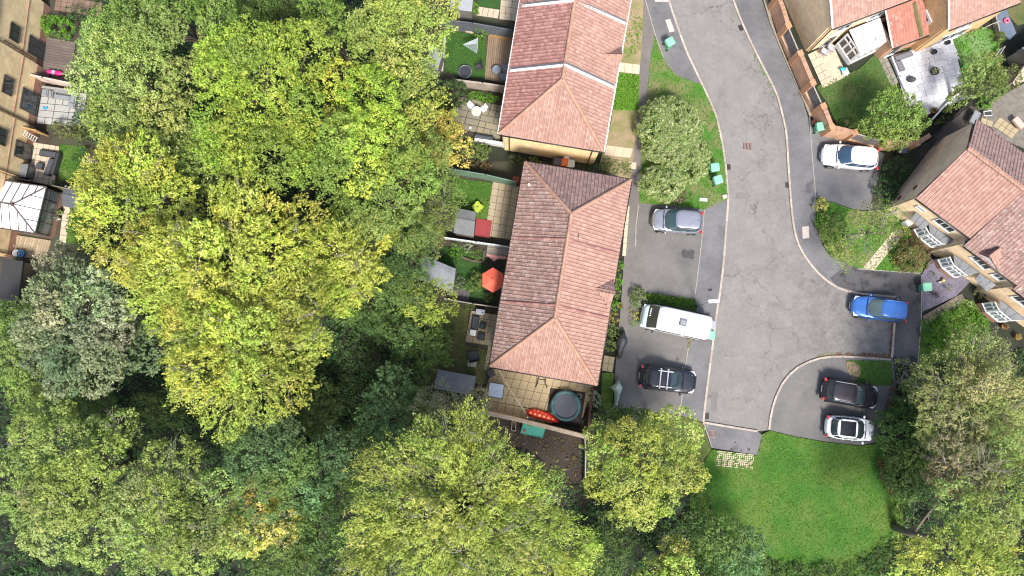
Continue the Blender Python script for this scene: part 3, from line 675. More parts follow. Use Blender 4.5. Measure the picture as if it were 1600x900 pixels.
def tiles(poly, m, parent, along, tw=.26, ex=.25, rel=1.0, name='tiles'):
    """roof covering: interlocking tiles course by course on the plane of poly (list of Vectors); along = eave direction"""
    n = None
    o = poly[0]
    n = (poly[1] - poly[0]).cross(poly[-1] - poly[0]).normalized()
    if n.z < 0: n = -n
    e = along.copy(); e = (e - n * e.dot(n)).normalized(); s = n.cross(e).normalized()
    if s.z < 0: s = -s
    ab = [((p - o).dot(e), (p - o).dot(s)) for p in poly]
    bmin, bmax = min(b for a, b in ab), max(b for a, b in ab)
    V = []; Fc = []
    rows = int((bmax - bmin) / ex) + 1
    for r in range(rows):
        b0 = bmin + r * ex - .03; b1 = b0 + ex + .04; bm = min(bmax - 1e-3, max(bmin + 1e-3, b0 + ex * .55)); xs = []
        for i in range(len(ab)):
            (a1, c1), (a2, c2) = ab[i], ab[(i + 1) % len(ab)]
            if (c1 > bm) != (c2 > bm): xs.append(a1 + (a2 - a1) * (bm - c1) / (c2 - c1))
        if len(xs) < 2: continue
        lo, hi = min(xs), max(xs)
        k0, k1 = math.floor(lo / tw), math.ceil(hi / tw)
        for k in range(k0, k1):
            a0, a1 = max(lo, k * tw), min(hi, (k + 1) * tw - .012)
            if a1 - a0 < .06: continue
            L = a1 - a0; ji = R_.uniform(-.006, .006); h1 = .062 * rel + R_.uniform(-.006, .010); h0 = .022
            prof = ((0, .004), (.55, 0), (.68, .034 * rel), (.88, .038 * rel), (1, .012))
            base = len(V)
            for (b, h) in ((b0 + ji, h1), (b1, h0)):
                for t_, q in prof: V.append(o + e * (a0 + L * t_) + s * b + n * (h + q))
            for t_, q in prof: V.append(o + e * (a0 + L * t_) + s * (b0 + ji) + n * .0)
            for i in range(4):
                Fc.append((base + i, base + i + 1, base + 5 + i + 1, base + 5 + i)); Fc.append((base + 10 + i, base + 10 + i + 1, base + i + 1, base + i))
    mb = MB(); mb.v = [tuple(v) for v in V]; mb.f = Fc
    ob = mb.build(name, m, parent); ob['kind'] = 'stuff'; return ob
def ridge(a, b, parent, m=None, r=.13, name='ridge_tiles', lift=.06):
    d = b - a; n = max(1, int(d.length / .42)); mb = MB()
    for i in range(n):
        p, q = a.lerp(b, i / n) + Vector((0, 0, lift)), a.lerp(b, (i + .98) / n) + Vector((0, 0, lift + R_.uniform(-.01, .01)))
        sd_ = d.cross(Vector((0, 0, 1))).normalized(); up = sd_.cross(d).normalized()
        rr = r * R_.uniform(.95, 1.05); rings = [[c + sd_ * math.cos(t) * rr * k + up * math.sin(t) * rr * k for t in (0, .6, 1.2, 1.94, 2.54, 3.14)] for c, k in ((p, 1.06), (q, .97))]
        v = rings[0] + rings[1]; mb.add(v, [(j, j + 1, 7 + j, 6 + j) for j in range(5)] + [(0, 1, 2, 3, 4, 5)[::-1]])
    o = mb.build(name, m or RIDGE, parent); o['kind'] = 'stuff'; return o
def gutter(a, b, parent, out, m=None):
    """half-round gutter below an eave"""
    o = Vector((out[0], out[1], 0)).normalized() * .10; MB().tube([a + o - Vector((0, 0, .06)), b + o - Vector((0, 0, .06))], .055, 8).build('gutter', m or BLACKP, parent, smooth=True)
def face(poly, m, parent, name='roof_deck', th=.08):
    mb = MB(); n = (poly[1] - poly[0]).cross(poly[2] - poly[0]).normalized(); n = -n if n.z < 0 else n
    k = len(poly); v = [p for p in poly] + [p - n * th for p in poly]
    mb.add(v, [tuple(range(k)), tuple(range(2 * k - 1, k - 1, -1))] + [(i, k + i, k + (i + 1) % k, (i + 1) % k) for i in range(k)])
    return mb.build(name, m, parent)
def window(parent, a, b, z0, z1, nx=2, ny=1, outv=None, frame=WHITE, glass=GLASS, depth=.07, fw=.06, name='window', pane='pane'):
    """glazed frame standing on the wall line a-b (2D), proud of it towards outv; each pane a sub-part"""
    a, b = Vector((a[0], a[1])), Vector((b[0], b[1])); d = (b - a); L = d.length; u = d / L; ov = Vector((outv[0], outv[1])).normalized(); rz = math.atan2(u.y, u.x)
    mb = MB(); c = (a + b) / 2
    def bar(s0, s1, t0, t1, dep=depth):
        m_ = a + u * (s0 + s1) / 2 + ov * dep / 2; mb.box((m_.x, m_.y, (t0 + t1) / 2), (s1 - s0, dep, t1 - t0), rz)
    bar(0, L, z0, z0 + fw, depth * 1.5); bar(0, L, z1 - fw, z1, depth)
    for i in range(nx + 1):
        s = i * (L - fw) / nx; bar(s, s + fw, z0 + fw, z1 - fw, depth * .98)
    for j in range(1, ny): zz = z0 + (z1 - z0) * (1 - .32 * (ny - j)); bar(fw, L - fw, zz - fw / 2, zz + fw / 2, depth * .94)
    o = mb.build(name, frame, parent)
    for i in range(nx):
        s0 = i * (L - fw) / nx + fw; s1 = (i + 1) * (L - fw) / nx; m_ = a + u * (s0 + s1) / 2 + ov * depth * .3
        MB().box((m_.x, m_.y, (z0 + z1) / 2), (s1 - s0, .02, z1 - z0 - 2 * fw), rz).build(pane, glass, o)
    return o
def walls(parent, pts, z0, z1, m, th=.28, name='wall'):
    mb = MB(); u = 0
    for a, b in zip(pts, pts[1:]): u += wall_seg(mb, a, b, z0, z1, th, u)
    return mb.build(name, m, parent)
def v2(p): return Vector((p[0], p[1]))
def hip_house(t, W_eave, E_eave, apexS, apexN, ms, mw, me, mn=None, hipN=True):
    NW, SW = W_eave; NE, SE = E_eave
    def fac(nm, poly, m, al):
        r = face(poly, UNDER, t, nm); tiles([p + Vector((0, 0, .01)) for p in poly], m, r, al)
        return r
    fac('roof_slope', [SW, NW, apexN, apexS][::-1], mw, NW - SW)
    fac('roof_slope', [SE, NE, apexN, apexS], me, NE - SE)
    fac('roof_slope', [SW, SE, apexS], ms, SE - SW)
    ridge(apexS, apexN, t); ridge(SW, apexS, t); ridge(SE, apexS, t)
    if hipN: fac('roof_slope', [NE, NW, apexN], mn, NW - NE); ridge(NW, apexN, t); ridge(NE, apexN, t)
def gablet(t, a, b, apex, m1, m2, peak, th=.0, front=WHITE):
    """small gable rising off an eave; a, b on the eave, apex where its ridge meets the slope, peak = front of its ridge"""
    for p, q, m in ((a, peak, m1), (peak, b, m2)):
        poly = [p, q, apex] ; r = face([v + Vector((0, 0, .05)) for v in poly], UNDER, t, 'gablet_slope', .1)
        tiles([v + Vector((0, 0, .07)) for v in (a if p is a else b, peak, apex)], m, r, peak - apex, rel=.8)
    MB().add([a, b, peak], [(0, 1, 2)]).add([a + Vector((.02, 0, -.16)), b + Vector((.02, 0, -.16)), b + Vector((.02, 0, 0)), a + Vector((.02, 0, 0))], [(0, 1, 2, 3)]).build('gable_board', front, t)
    ridge(apex, peak, t, r=.09)
def inset(pts, d):
    """offset a closed 2D polygon inwards"""
    n = len(pts); a = sum(pts[i].x * pts[(i + 1) % n].y - pts[(i + 1) % n].x * pts[i].y for i in range(n)); sg = 1 if a > 0 else -1; out = []
    for i in range(n):
        p, q, r = pts[i - 1], pts[i], pts[(i + 1) % n]; e1 = (q - p).normalized(); e2 = (r - q).normalized()
        n1 = Vector((-e1.y, e1.x)) * sg; n2 = Vector((-e2.y, e2.x)) * sg; bis = (n1 + n2); out.append(q + bis * d / (bis.dot(n1)))
    return out

# middle house: hipped at both ends
ZE, ZR = 5.0, 7.6
t = thing('house', 'long terraced house with a hipped pink tiled roof, central', 'house', P(875, 430, 0), group='brick houses of the estate')
NW, NE, SE, SW = (P(*p, ZE) for p in ((821, 254), (985, 282), (932, 601), (766, 572))); aN, aS = P(893, 334, ZR), P(867, 497, ZR)
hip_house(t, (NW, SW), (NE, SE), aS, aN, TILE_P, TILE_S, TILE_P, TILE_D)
gablet(t, P(959.5, 436.5, ZE), P(951.6, 484, ZE), P(932.5, 451, 5.85), TILE_S, TILE_P, P(961, 457, 5.75))
wl = inset([v2(p) for p in (NW, NE, SE, SW)], .32)
walls(t, wl + [wl[0]], 0, ZE - .12, BUFF)
MB().prism(inset([v2(p) for p in (NW, NE, SE, SW)], .02), ZE - .2, ZE - .02).build('soffit', WHITE, t)
for a, b in ((NW, SW), (NE, SE), (SW, SE), (NW, NE)): gutter(a, b, t, (v2(a) + v2(b)) / 2 - v2(P(875, 430, ZE)))
for (a, b, c) in (((802, 371), (886, 374), (966, 396)), ((783, 471), (869, 477), (950, 497))):
    ridge(P(*a, ZE + .05), P(*b, ZR + .02), t, TILE_R, .09, 'party_wall_tiles'); ridge(P(*b, ZR + .02), P(*c, ZE + .05), t, TILE_R, .09, 'party_wall_tiles')
for px, py, r in ((826, 290, .07), (905, 372, .05)): MB().cyl(P(px, py, 5.3 if px < 850 else 7.2), r, .5, 10).build('vent_pipe', WHITE if px < 850 else CONC, t)
for f0, z0, z1 in ((.15, 2.9, 4.1), (.4, 2.9, 4.1), (.65, 2.9, 4.1), (.3, .2, 2.2), (.85, .2, 2.2)):
    for a, b, ov in ((wl[0], wl[3], (-1, .1)), (wl[1], wl[2], (1, -.1))):
        p = a.lerp(b, f0); q = a.lerp(b, f0 + .09); o_ = Vector(ov).normalized() * .15; window(t, p + o_, q + o_, z0, z1, 2, outv=ov)

# top house
t = thing('house', 'terraced house with white lines across its red tiled roof, top centre', 'house', P(885, 100, 0), group='brick houses of the estate')
SW, SE, NW, NE = P(780, 209, ZE), P(942, 236, ZE), P(823.7, -60, ZE), P(994.7, -60, ZE); aS, aN = P(879, 124, ZR), P(907.7, -60, ZR)
hip_house(t, (NW, SW), (NE, SE), aS, aN, TILE_P, TILE_R, TILE_P, hipN=False)
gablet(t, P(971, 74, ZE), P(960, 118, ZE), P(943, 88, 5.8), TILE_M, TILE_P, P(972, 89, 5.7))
wl = inset([v2(p) for p in (NW, NE, SE, SW)], .32)
walls(t, wl + [wl[0]], 0, ZE - .12, BUFF)
MB().prism(inset([v2(p) for p in (NW, NE, SE, SW)], .02), ZE - .2, ZE - .02).build('soffit', WHITE, t)
gutter(NW, SW, t, (-1, .1), WHITE); gutter(NE, SE, t, (1, -.1), WHITE); gutter(SW, SE, t, (.1, -1))
for q in (((815, 10), (896, 1), (977, 37)), ((797, 111), (883, 102), (959, 137))):
    a, b, c = P(*q[0], ZE + .1), P(*q[1], ZR + .12), P(*q[2], ZE + .1)
    for p_, q_ in ((a, b), (b, c)):
        d = q_ - p_; sdv = Vector((d.y, -d.x, 0)).normalized(); up = Vector((0, 0, 1))
        for off, wd, m, nm in ((0, .085, WHITE, 'verge_strip'), (.17 if sdv.y > 0 else -.17, .06, flat('lead_flashing', (.12, .12, .13), .6), 'flashing')):
            s = sdv * off; mb = MB(); k = [p_ + s - sdv * wd, q_ + s - sdv * wd, q_ + s + sdv * wd, p_ + s + sdv * wd]
            mb.add([v + up * .09 for v in k] + [v - up * .1 for v in k], [(0, 1, 2, 3), (4, 7, 6, 5), (0, 4, 5, 1), (1, 5, 6, 2), (2, 6, 7, 3), (3, 7, 4, 0)]); mb.build(nm, m, t)
for px0 in ((795, 213), (926.6, 237)):
    a = P(*px0, ZE - .15); d = wl[2] - wl[3]; u = d.normalized(); s = max(.15, min(d.length - .15, (v2(a) - wl[3]).dot(u))); q = wl[3] + u * s + Vector((u.y, -u.x)) * .19
    MB().tube([(q.x, q.y, .1), (q.x, q.y, ZE - .2)], .045, 8).build('downpipe', flat('brown_pipe', (.10, .04, .03), .5), t)
d = wl[2] - wl[3]; u = d.normalized(); nrm = Vector((u.y, -u.x)); a = wl[3] + u * d.length * .70 + nrm * .2
MB().box((a.x, a.y, .95), (.45, .16, .4), math.atan2(u.y, u.x)).build('meter_box', WHITE, t)
for f0 in (.2, .55):
    p = wl[0].lerp(wl[3], f0); q = wl[0].lerp(wl[3], f0 + .1); window(t, p + Vector((-.15, 0)), q + Vector((-.15, 0)), .2, 2.1, 2, outv=(-1, .1))

# left terrace: four houses whose garden fronts face right
def strips(poly, along, n, gap=.0):
    """cut a convex polygon into n strips across the direction along"""
    o = poly[0]; nn = (poly[1] - poly[0]).cross(poly[-1] - poly[0]).normalized(); e = (along - nn * along.dot(nn)).normalized()
    A = [(p - o).dot(e) for p in poly]; lo, hi = min(A), max(A); out = []
    def clip(pl, s, keep):
        r = []
        for i in range(len(pl)):
            p, q = pl[i], pl[(i + 1) % len(pl)]; dp, dq = (p - o).dot(e) - s, (q - o).dot(e) - s
            if keep * dp >= 0: r.append(p)
            if dp * dq < 0: r.append(p.lerp(q, dp / (dp - dq)))
        return r
    for i in range(n):
        s0, s1 = lo + (hi - lo) * i / n + gap / 2, lo + (hi - lo) * (i + 1) / n - gap / 2
        r = clip(clip(poly, s0, 1), s1, -1)
        if len(r) >= 3: out.append(r)
    return out
def terrace(label, gN, gS, yw=None, yd=None, back=7.5, plinth=True, pipe=0):
    a, b = P(*gN, 0), P(*gS, 0); u = (b - a).normalized(); o = Vector((-u.y, u.x, 0)); o = o if o.x > 0 else -o
    t = thing('terraced_house', label, 'house', (a + b) / 2, group='terraced houses at the left edge')
    cor = [v2(a), v2(b), v2(b - o * back), v2(a - o * back)]
    walls(t, [c for c in cor] + [cor[0]], .9 if plinth else 0, 5.8, BUFF)
    if plinth: walls(t, [c for c in cor] + [cor[0]], 0, .9, REDB, name='plinth')
    ea, eb, ec, ed = a + o * .2, b + o * .2, b - o * (back + .2), a - o * (back + .2)
    z = Vector((0, 0, 1)); ra, rb = (ea + ed) / 2 + z * 8.4, (eb + ec) / 2 + z * 8.4
    for pl in ([ea + z * 5.85, eb + z * 5.85, rb, ra], [ed + z * 5.85, ec + z * 5.85, rb, ra]):
        r = face(pl, UNDER, t, 'roof_slope')
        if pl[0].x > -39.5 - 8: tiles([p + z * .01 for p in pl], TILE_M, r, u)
    def on(ypx, z_=0):  # point of the wall line whose ground pixel row is ypx
        f = (ypx - gN[1]) / (gS[1] - gN[1]); return v2(a.lerp(b, f)) + v2(o) * .15
    if yw: window(t, on(yw[0]), on(yw[1]), 3.3, 4.4, 2, outv=v2(o), frame=flat('brown_frame', (.06, .045, .04), .4))
    if yd: window(t, on(yd[0]), on(yd[1]), .12, 2.15, 2, outv=v2(o), frame=flat('dark_frame', (.045, .045, .05), .4), glass=GLASS, name='patio_door')
    mb = MB(); wall_seg(mb, v2(a) + v2(o) * .16, v2(b) + v2(o) * .16, 2.62, 2.70, .05); mb.build('string_course', REDB, t)
    p = v2(b) + v2(o) * .2 - v2(u) * .1; MB().tube([(p.x, p.y, .1), (p.x, p.y, 4.9)], .04, 6).build('downpipe', flat('brown_pipe', (.1, .04, .03)), t)
    return t, u, o
terrace('buff brick terraced house furthest up the left edge of the picture', (58, -60), (52, 10), None, None, plinth=False)
terrace('buff brick terraced house with a patio door opening on the brown decking', (77, 12), (65, 103), (70, 94), (71, 97))
terrace('buff brick terraced house facing the pale grey paved patio', (67, 107), (51.5, 197), (147, 172), (150, 182))
t, u, o = terrace('buff brick terraced house with a dark patio door beside the black corner sofa', (54, 200), (41, 282), (222, 246), (229, 254))
terrace('buff brick terraced house behind the white roofed conservatory', (40, 284), (20, 400), None, None)
# conservatory with a hipped polycarbonate roof
t = thing('conservatory', 'conservatory with white roof panels and dark glazing bars at the left edge', 'conservatory', P(50, 330, 0))
BAR = flat('glazing_bar', (.07, .055, .055), .4); POLY = flat('polycarbonate', (.82, .80, .80), .35)
z1, z2 = 2.45, 3.25
cNE, cSE, cNW, cSW = P(73, 292, z1), P(55, 365, z1), P(-45, 274, z1), P(-60, 347, z1); hub, hubW = P(19.5, 319.5, z2), P(-55, 308, z2)
for poly, al, n in (([cNE, cSE, hub], cSE - cNE, 4), ([cNW, cNE, hub, hubW], cNE - cNW, 9), ([cSE, cSW, hubW, hub], cSW - cSE, 9)):
    for q in strips(poly, al, n, .045):
        r = face(q, POLY, t, 'roof_panel', .03)
    A = strips(poly, al, n, 0)
    for q, q2 in zip(A, A[1:]):
        sh = [p for p in q if any((p - k).length < .02 for k in q2)]
        if len(sh) >= 2: MB().tube([sh[0] + Vector((0, 0, .02)), sh[1] + Vector((0, 0, .02))], .035, 4).build('glazing_bar', BAR, t)
for a, b in ((cNE, hub), (cSE, hub), (hub, hubW), (cNE, cSE), (cNE, cNW), (cSE, cSW)): MB().tube([a + Vector((0, 0, .03)), b + Vector((0, 0, .03))], .05, 6).build('glazing_bar', BAR, t)
MB().ball(hub + Vector((0, 0, .05)), .14).build('finial', BAR, t)
e2 = [v2(p) for p in (cNW, cNE, cSE, cSW)]; e2 = inset(e2, .1)
walls(t, e2, 0, .6, REDB, .2, 'dwarf_wall')
for a, b, n, ov in ((e2[1], e2[2], 4, (1, -.2)), (e2[0], e2[1], 5, (0, 1)), (e2[2], e2[3], 5, (0, -1))): window(t, a, b, .6, 2.4, n, 2, ov, frame=BAR, glass=flat('smoky_glass', (.10, .12, .125), .1, spec=.8))

# top right houses
def uv_frame(a, b):
    u = (v2(b) - v2(a)).normalized(); return u, Vector((-u.y, u.x))
z3 = Vector((0, 0, 1))
A, B = P(1301, 44, ZE), P(1400, 6.5, ZE); u, v = uv_frame(A, B); U, Vv = Vector((u.x, u.y, 0)), Vector((v.x, v.y, 0))
t = thing('house', 'pale brick house behind the brick garden wall at the top right', 'house', P(1340, 0, 0), group='brick houses of the estate')
L = 7.0; Dp = 7.6
pl = [A, A + U * L, A + U * L + Vv * Dp / 2 + z3 * 2.7, A + Vv * Dp / 2 + z3 * 2.7]; r = face(pl, UNDER, t, 'roof_slope'); tiles([p + z3 * .01 for p in pl], TILE_P, r, U)
pl2 = [A + Vv * Dp, A + U * L + Vv * Dp, pl[2], pl[3]]; r = face(pl2, UNDER, t, 'roof_slope'); tiles([p + z3 * .01 for p in pl2], TILE_P, r, U)
g0 = [v2(A) + u * .15 + v * .3, v2(A) + u * (L - .1) + v * .3, v2(A) + u * (L - .1) + v * (Dp - .3), v2(A) + u * .15 + v * (Dp - .3)]
CREAMB = brick('cream_brick', (.82, .62, .38), (.74, .52, .30), (.52, .44, .34))
walls(t, g0 + [g0[0]], 0, ZE - .1, CREAMB)
mb = MB(); q = [Vector((*g0[0], ZE - .1)), Vector((*g0[3], ZE - .1)), Vector((*((g0[0] + g0[3]) / 2), ZE + 2.45))]; mb.add([p - U * .13 for p in q], [(0, 1, 2)]); mb.uv[0] = [(0, 0), (7, 0), (3.5, 2.5)]; mb.build('gable_wall', CREAMB, t)
for a, b in ((pl[0], pl[3]), (pl2[0], pl[3])): MB().tube([a - U * .02 + z3 * .02, b - U * .02 + z3 * .02], .09, 4).build('bargeboard', WHITE, t)
gutter(A, A + U * L, t, -Vv); p = g0[0] - v * .2 + u * .1; MB().tube([(p.x, p.y, .1), (p.x, p.y, ZE - .2)], .04, 6).build('downpipe', BLACKP, t)
window(t, g0[0] - v * .15 + u * .9, g0[0] - v * .15 + u * 2.1, 2.9, 4.0, 2, outv=-v); window(t, g0[0] - v * .15 + u * 3.6, g0[0] - v * .15 + u * 4.8, 2.9, 4.0, 2, outv=-v)
window(t, g0[0] - v * .15 + u * .9, g0[0] - v * .15 + u * 1.8, .1, 2.1, 1, outv=-v, name='back_door')
# its conservatory
t = thing('conservatory', 'white framed conservatory with an opaque ribbed roof behind the brick garden wall', 'conservatory', P(1340, 70, 0))
q = [P(1328, 47, 2.9), P(1374, 28, 2.9), P(1386, 64, 2.35), P(1345, 84, 2.35)]
CW = flat('white_panel', (.74, .76, .76), .4)
for s in strips([q[0], q[1], q[2], q[3]], q[1] - q[0], 3, .05): face(s, CW, t, 'roof_panel', .04)
for k in range(4): MB().tube([q[0].lerp(q[1], k / 3) + z3 * .03, q[3].lerp(q[2], k / 3) + z3 * .03], .04, 4).build('glazing_bar', WHITE, t)
MB().tube([q[0], q[3], q[2], q[1]], .06, 6).build('eaves_beam', WHITE, t)
f = [v2(p) for p in q]; cen = sum(f, Vector((0, 0))) / 4; f = [p + (p - cen) * -.04 for p in f]
walls(t, [f[0], f[3], f[2], f[1]], 0, .5, WHITE, .15, 'dwarf_wall')
window(t, f[0], f[3], .5, 2.35, 3, 2, -Vector((u.x, u.y)), glass=GLASS, fw=.14); window(t, f[3], f[2], .5, 2.3, 4, 2, -v, glass=PALEGL); window(t, f[2], f[1], .5, 2.35, 3, 2, u, glass=PALEGL)
# single-storey roof between the two houses
t = thing('garage', 'low red tiled garage roof with a moss streak between the two top right houses', 'garage', P(1420, 40, 0))
q = [P(1394, 75, 2.7), P(1455, 52, 2.7), P(1440, -6, 4.0), P(1383, 17, 4.0)]; r = face(q, UNDER, t, 'roof_slope'); tiles([p + z3 * .01 for p in q], mat('tile_orange', (.42, .19, .14), (.35, .14, .10), 1.2, .85, fine=18, rnd='island', rnd_c=(.26, .11, .08), spots=.05), r, q[1] - q[0])
MB().tube([P(1428, 4, 3.98), P(1440, 57, 2.83)], .16, 6).build('moss_streak', mat('moss', (.16, .15, .06), (.09, .09, .04), 5, .95, fine=30), t)
f = inset([v2(p) for p in q], .2); walls(t, [f[0], f[1], f[2], f[3], f[0]], 0, 2.55, ORANGE, .2); gutter(q[0], q[1], t, -Vv); MB().tube([q[0] + z3 * .06, q[3] + z3 * .06], .06, 4).build('verge', WHITE, t)
window(t, f[0].lerp(f[1], .15) - v * .12, f[0].lerp(f[1], .45) - v * .12, .1, 2.0, 1, outv=-v, name='door')
# right-hand one
A, B = P(1482.6, 46, ZE), P(1594, 3, ZE); u, v = uv_frame(A, B); U, Vv = Vector((u.x, u.y, 0)), Vector((v.x, v.y, 0)); L = (B - A).length
t = thing('house', 'house with an orange side wall and small white window at the top right corner', 'house', P(1530, 0, 0), group='brick houses of the estate')
pl = [A, B, B + Vv * 3.8 + z3 * 2.7, A + Vv * 3.8 + z3 * 2.7]; pl2 = [A + Vv * 7.6, B + Vv * 7.6, pl[2], pl[3]]
for k in (pl, pl2): r = face(k, UNDER, t, 'roof_slope'); tiles([p + z3 * .01 for p in k], TILE_P, r, U)
g0 = [v2(A) + u * .15 + v * .3, v2(B) - u * .15 + v * .3, v2(B) - u * .15 + v * 7.3, v2(A) + u * .15 + v * 7.3]
TANB = brick('tan_brick', (.70, .44, .20), (.60, .36, .16), (.45, .36, .24))
walls(t, g0 + [g0[0]], 0, ZE - .1, TANB); gutter(A, B, t, -Vv)
mb = MB(); q = [Vector((*g0[0], ZE - .1)), Vector((*g0[3], ZE - .1)), Vector((*((g0[0] + g0[3]) / 2), ZE + 2.45))]; mb.add([p - U * .13 for p in q], [(0, 1, 2)]); mb.uv[0] = [(0, 0), (7, 0), (3.5, 2.5)]; mb.build('gable_wall', TANB, t)
for a, b in ((pl[0], pl[3]), (pl2[0], pl[3])): MB().tube([a - U * .02 + z3 * .02, b - U * .02 + z3 * .02], .08, 4).build('bargeboard', WHITE, t)
window(t, g0[0] - u * .15 + v * .95, g0[0] - u * .15 + v * 2.0, 2.5, 3.7, 1, 1, -u, fw=.26)
window(t, g0[0] - v * .15 + u * 1.2, g0[0] - v * .15 + u * 3.6, .2, 2.2, 3, 1, -v); window(t, g0[0] - v * .15 + u * 1.6, g0[0] - v * .15 + u * 2.8, 3.0, 4.1, 2, 1, -v)

# right-hand terrace: three stepped houses seen over their garden fronts
Wc, Nc, apx = P(1432, 309, ZE), P(1525, 187, ZE), P(1531, 222, ZR)
E1 = P(1517, 372, ZE); rdir = (E1 - Wc).normalized(); od = Vector((-(Nc - Wc).normalized().x, -(Nc - Wc).normalized().y, 0)); od = od - rdir * od.dot(rdir); od.normalize()
Wd = (Nc - Wc).dot(-od)
ridge0 = Wc - od * (Wd / 2); ridge0.z = ZR
steps = [(0.0, 4.9, 5.0, 0.0), (4.9, 9.55, 4.72, .62), (9.55, 15.5, 4.5, 1.0)]
s1 = (E1 - Wc).dot(rdir); s2 = (P(1588, 446, 4.72) - Wc).dot(rdir); steps = [(0, s1, 5.0, 0.), (s1, s2, 4.75, .62), (s2, s2 + 6, 4.6, .95)]
labs = ['brick house nearest the red and green shrub, first of the stepped row', 'brick house of the stepped row overlooking the purple slate bed, with a small white gable', 'brick house of the stepped row cut by the right edge above the willow']
HOUSES = []
for i, (a, b, ze, off) in enumerate(steps):
    c = Wc + rdir * (a + b) / 2
    t = thing('house', labs[i], 'house', (c.x, c.y, 0), group='stepped row of houses on the right'); HOUSES.append(t)
    e0, e1 = Wc + rdir * a + od * off, Wc + rdir * b + od * off; e0.z = e1.z = ze; r0, r1 = ridge0 + rdir * a, ridge0 + rdir * b
    n0, n1 = Nc + rdir * a, Nc + rdir * b
    r = face([e0, e1, r1, r0], UNDER, t, 'roof_slope'); tiles([p + z3 * .01 for p in (e0, e1, r1, r0)], [TILE_P, TILE_S, TILE_S][i] if i else TILE_P, r, rdir)
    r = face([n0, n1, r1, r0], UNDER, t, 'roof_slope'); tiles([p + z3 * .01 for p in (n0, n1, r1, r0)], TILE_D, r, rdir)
    ridge(r0, r1, t); gutter(e0, e1, t, od)
    f = [v2(e0) - v2(od) * .3 + v2(rdir) * (.12 if not i else -.02), v2(e1) - v2(od) * .3 - v2(rdir) * .02, v2(n1) + v2(od) * .3 - v2(rdir) * .02, v2(n0) + v2(od) * .3 + v2(rdir) * (.12 if not i else -.02)]
    walls(t, [f[3], f[0]], 0, ze - .15, SANDB); walls(t, [f[0], f[1], f[2], f[3]], 0, ze - .15, CREAMB)
    if not i:
        q = [Vector((*f[0], ze - .15)), Vector((*f[3], ze - .15)), Vector((*((f[0] + f[3]) / 2), ZR - .12))]; mb = MB().add([p - rdir * .13 for p in q], [(0, 1, 2)]); mb.uv[0] = [(0, 0), (7, 0), (3.5, 2.5)]; mb.build('gable_wall', SANDB, t)
        mb = MB(); wall_seg(mb, f[0] - v2(rdir) * .14, f[0].lerp(f[3], .45) - v2(rdir) * .14, 2.5, 2.62, .08); mb.build('ledge', CONC, t)
        RV = flat('dark_red_vent', (.18, .03, .02), .7)
        for fr, zz in ((.16, 3.3), (.07, 1.7)):
            p = f[0].lerp(f[3], fr) - v2(rdir) * .17; MB().box((p.x, p.y, zz), (.1, .34, .34), math.atan2(rdir.y, rdir.x), (rad(45), 0)).build('wall_vent', RV, t)
    FR = f
    def wl_pt(s, out=.15): return v2(Wc) + v2(rdir) * s + v2(od) * (off - .3 + out)
    for s, wd, za, zb, nx in {0: [(.75, .7, 3.55, 3.95, 1), (2.4, 1.5, 3.4, 4.4, 3)], 1: [(s1 + 3.35, .8, 3.3, 4.2, 2)], 2: [(s2 + .9, 1.2, 3.0, 4.2, 2)]}[i]: window(t, wl_pt(s), wl_pt(s + wd), za, zb, nx, 1, v2(od))
# porches and bays
def canopy(t, w0, w1, o0, o1, zw=2.95, zo=2.45, name='porch_roof', m=GREYROOF):
    q = [P(*w0, zw), P(*w1, zw), P(*o1, zo), P(*o0, zo)]; r = face(q, m, t, name, .12)
    for k in (0.33, .66): MB().tube([q[0].lerp(q[1], k) + z3 * .02, q[3].lerp(q[2], k) + z3 * .02], .02, 4).build('roll', flat('lead_roll', (.11, .11, .12), .7), r)
    return q
def bay(t, w0, w1, o0, o1, zo=2.45):
    q = canopy(t, w0, w1, o0, o1, zo=zo, name='bay_roof'); f = [v2(q[0]), v2(q[3]), v2(q[2]), v2(q[1])]; c = sum(f, Vector((0, 0))) / 4; f = [c + (p - c) * .93 for p in f]
    walls(t, f, 0, .75, REDB, .18, 'bay_wall')
    for a, b, n in ((f[0], f[1], 2), (f[1], f[2], 3), (f[2], f[3], 2)):
        d = b - a; nr = Vector((d.y, -d.x)); nr = nr if nr.dot((a + b) / 2 - c) > 0 else -nr; window(t, a, b, .75, zo - .08, n, 2, nr, fw=.09, glass=PALEGL, name='bay_window')
canopy(HOUSES[0], (1431, 332), (1452, 349), (1423, 343), (1441, 360)); bay(HOUSES[0], (1451, 349), (1492, 379), (1453, 364), (1474, 381))
bay(HOUSES[1], (1490, 398), (1530, 426), (1491, 413), (1512, 430)); canopy(HOUSES[1], (1531, 427), (1557, 446), (1523, 437), (1541, 455))
bay(HOUSES[2], (1562, 469), (1604, 500), (1562, 484), (1583, 501))
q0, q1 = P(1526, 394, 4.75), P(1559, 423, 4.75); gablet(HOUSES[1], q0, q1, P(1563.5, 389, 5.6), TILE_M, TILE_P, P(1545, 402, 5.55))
dd = v2(q1 - q0).normalized(); window(HOUSES[1], v2(q0) + dd * .3 - v2(od) * .05, v2(q1) - dd * .3 - v2(od) * .05, 3.5, 4.7, 3, 1, v2(od))

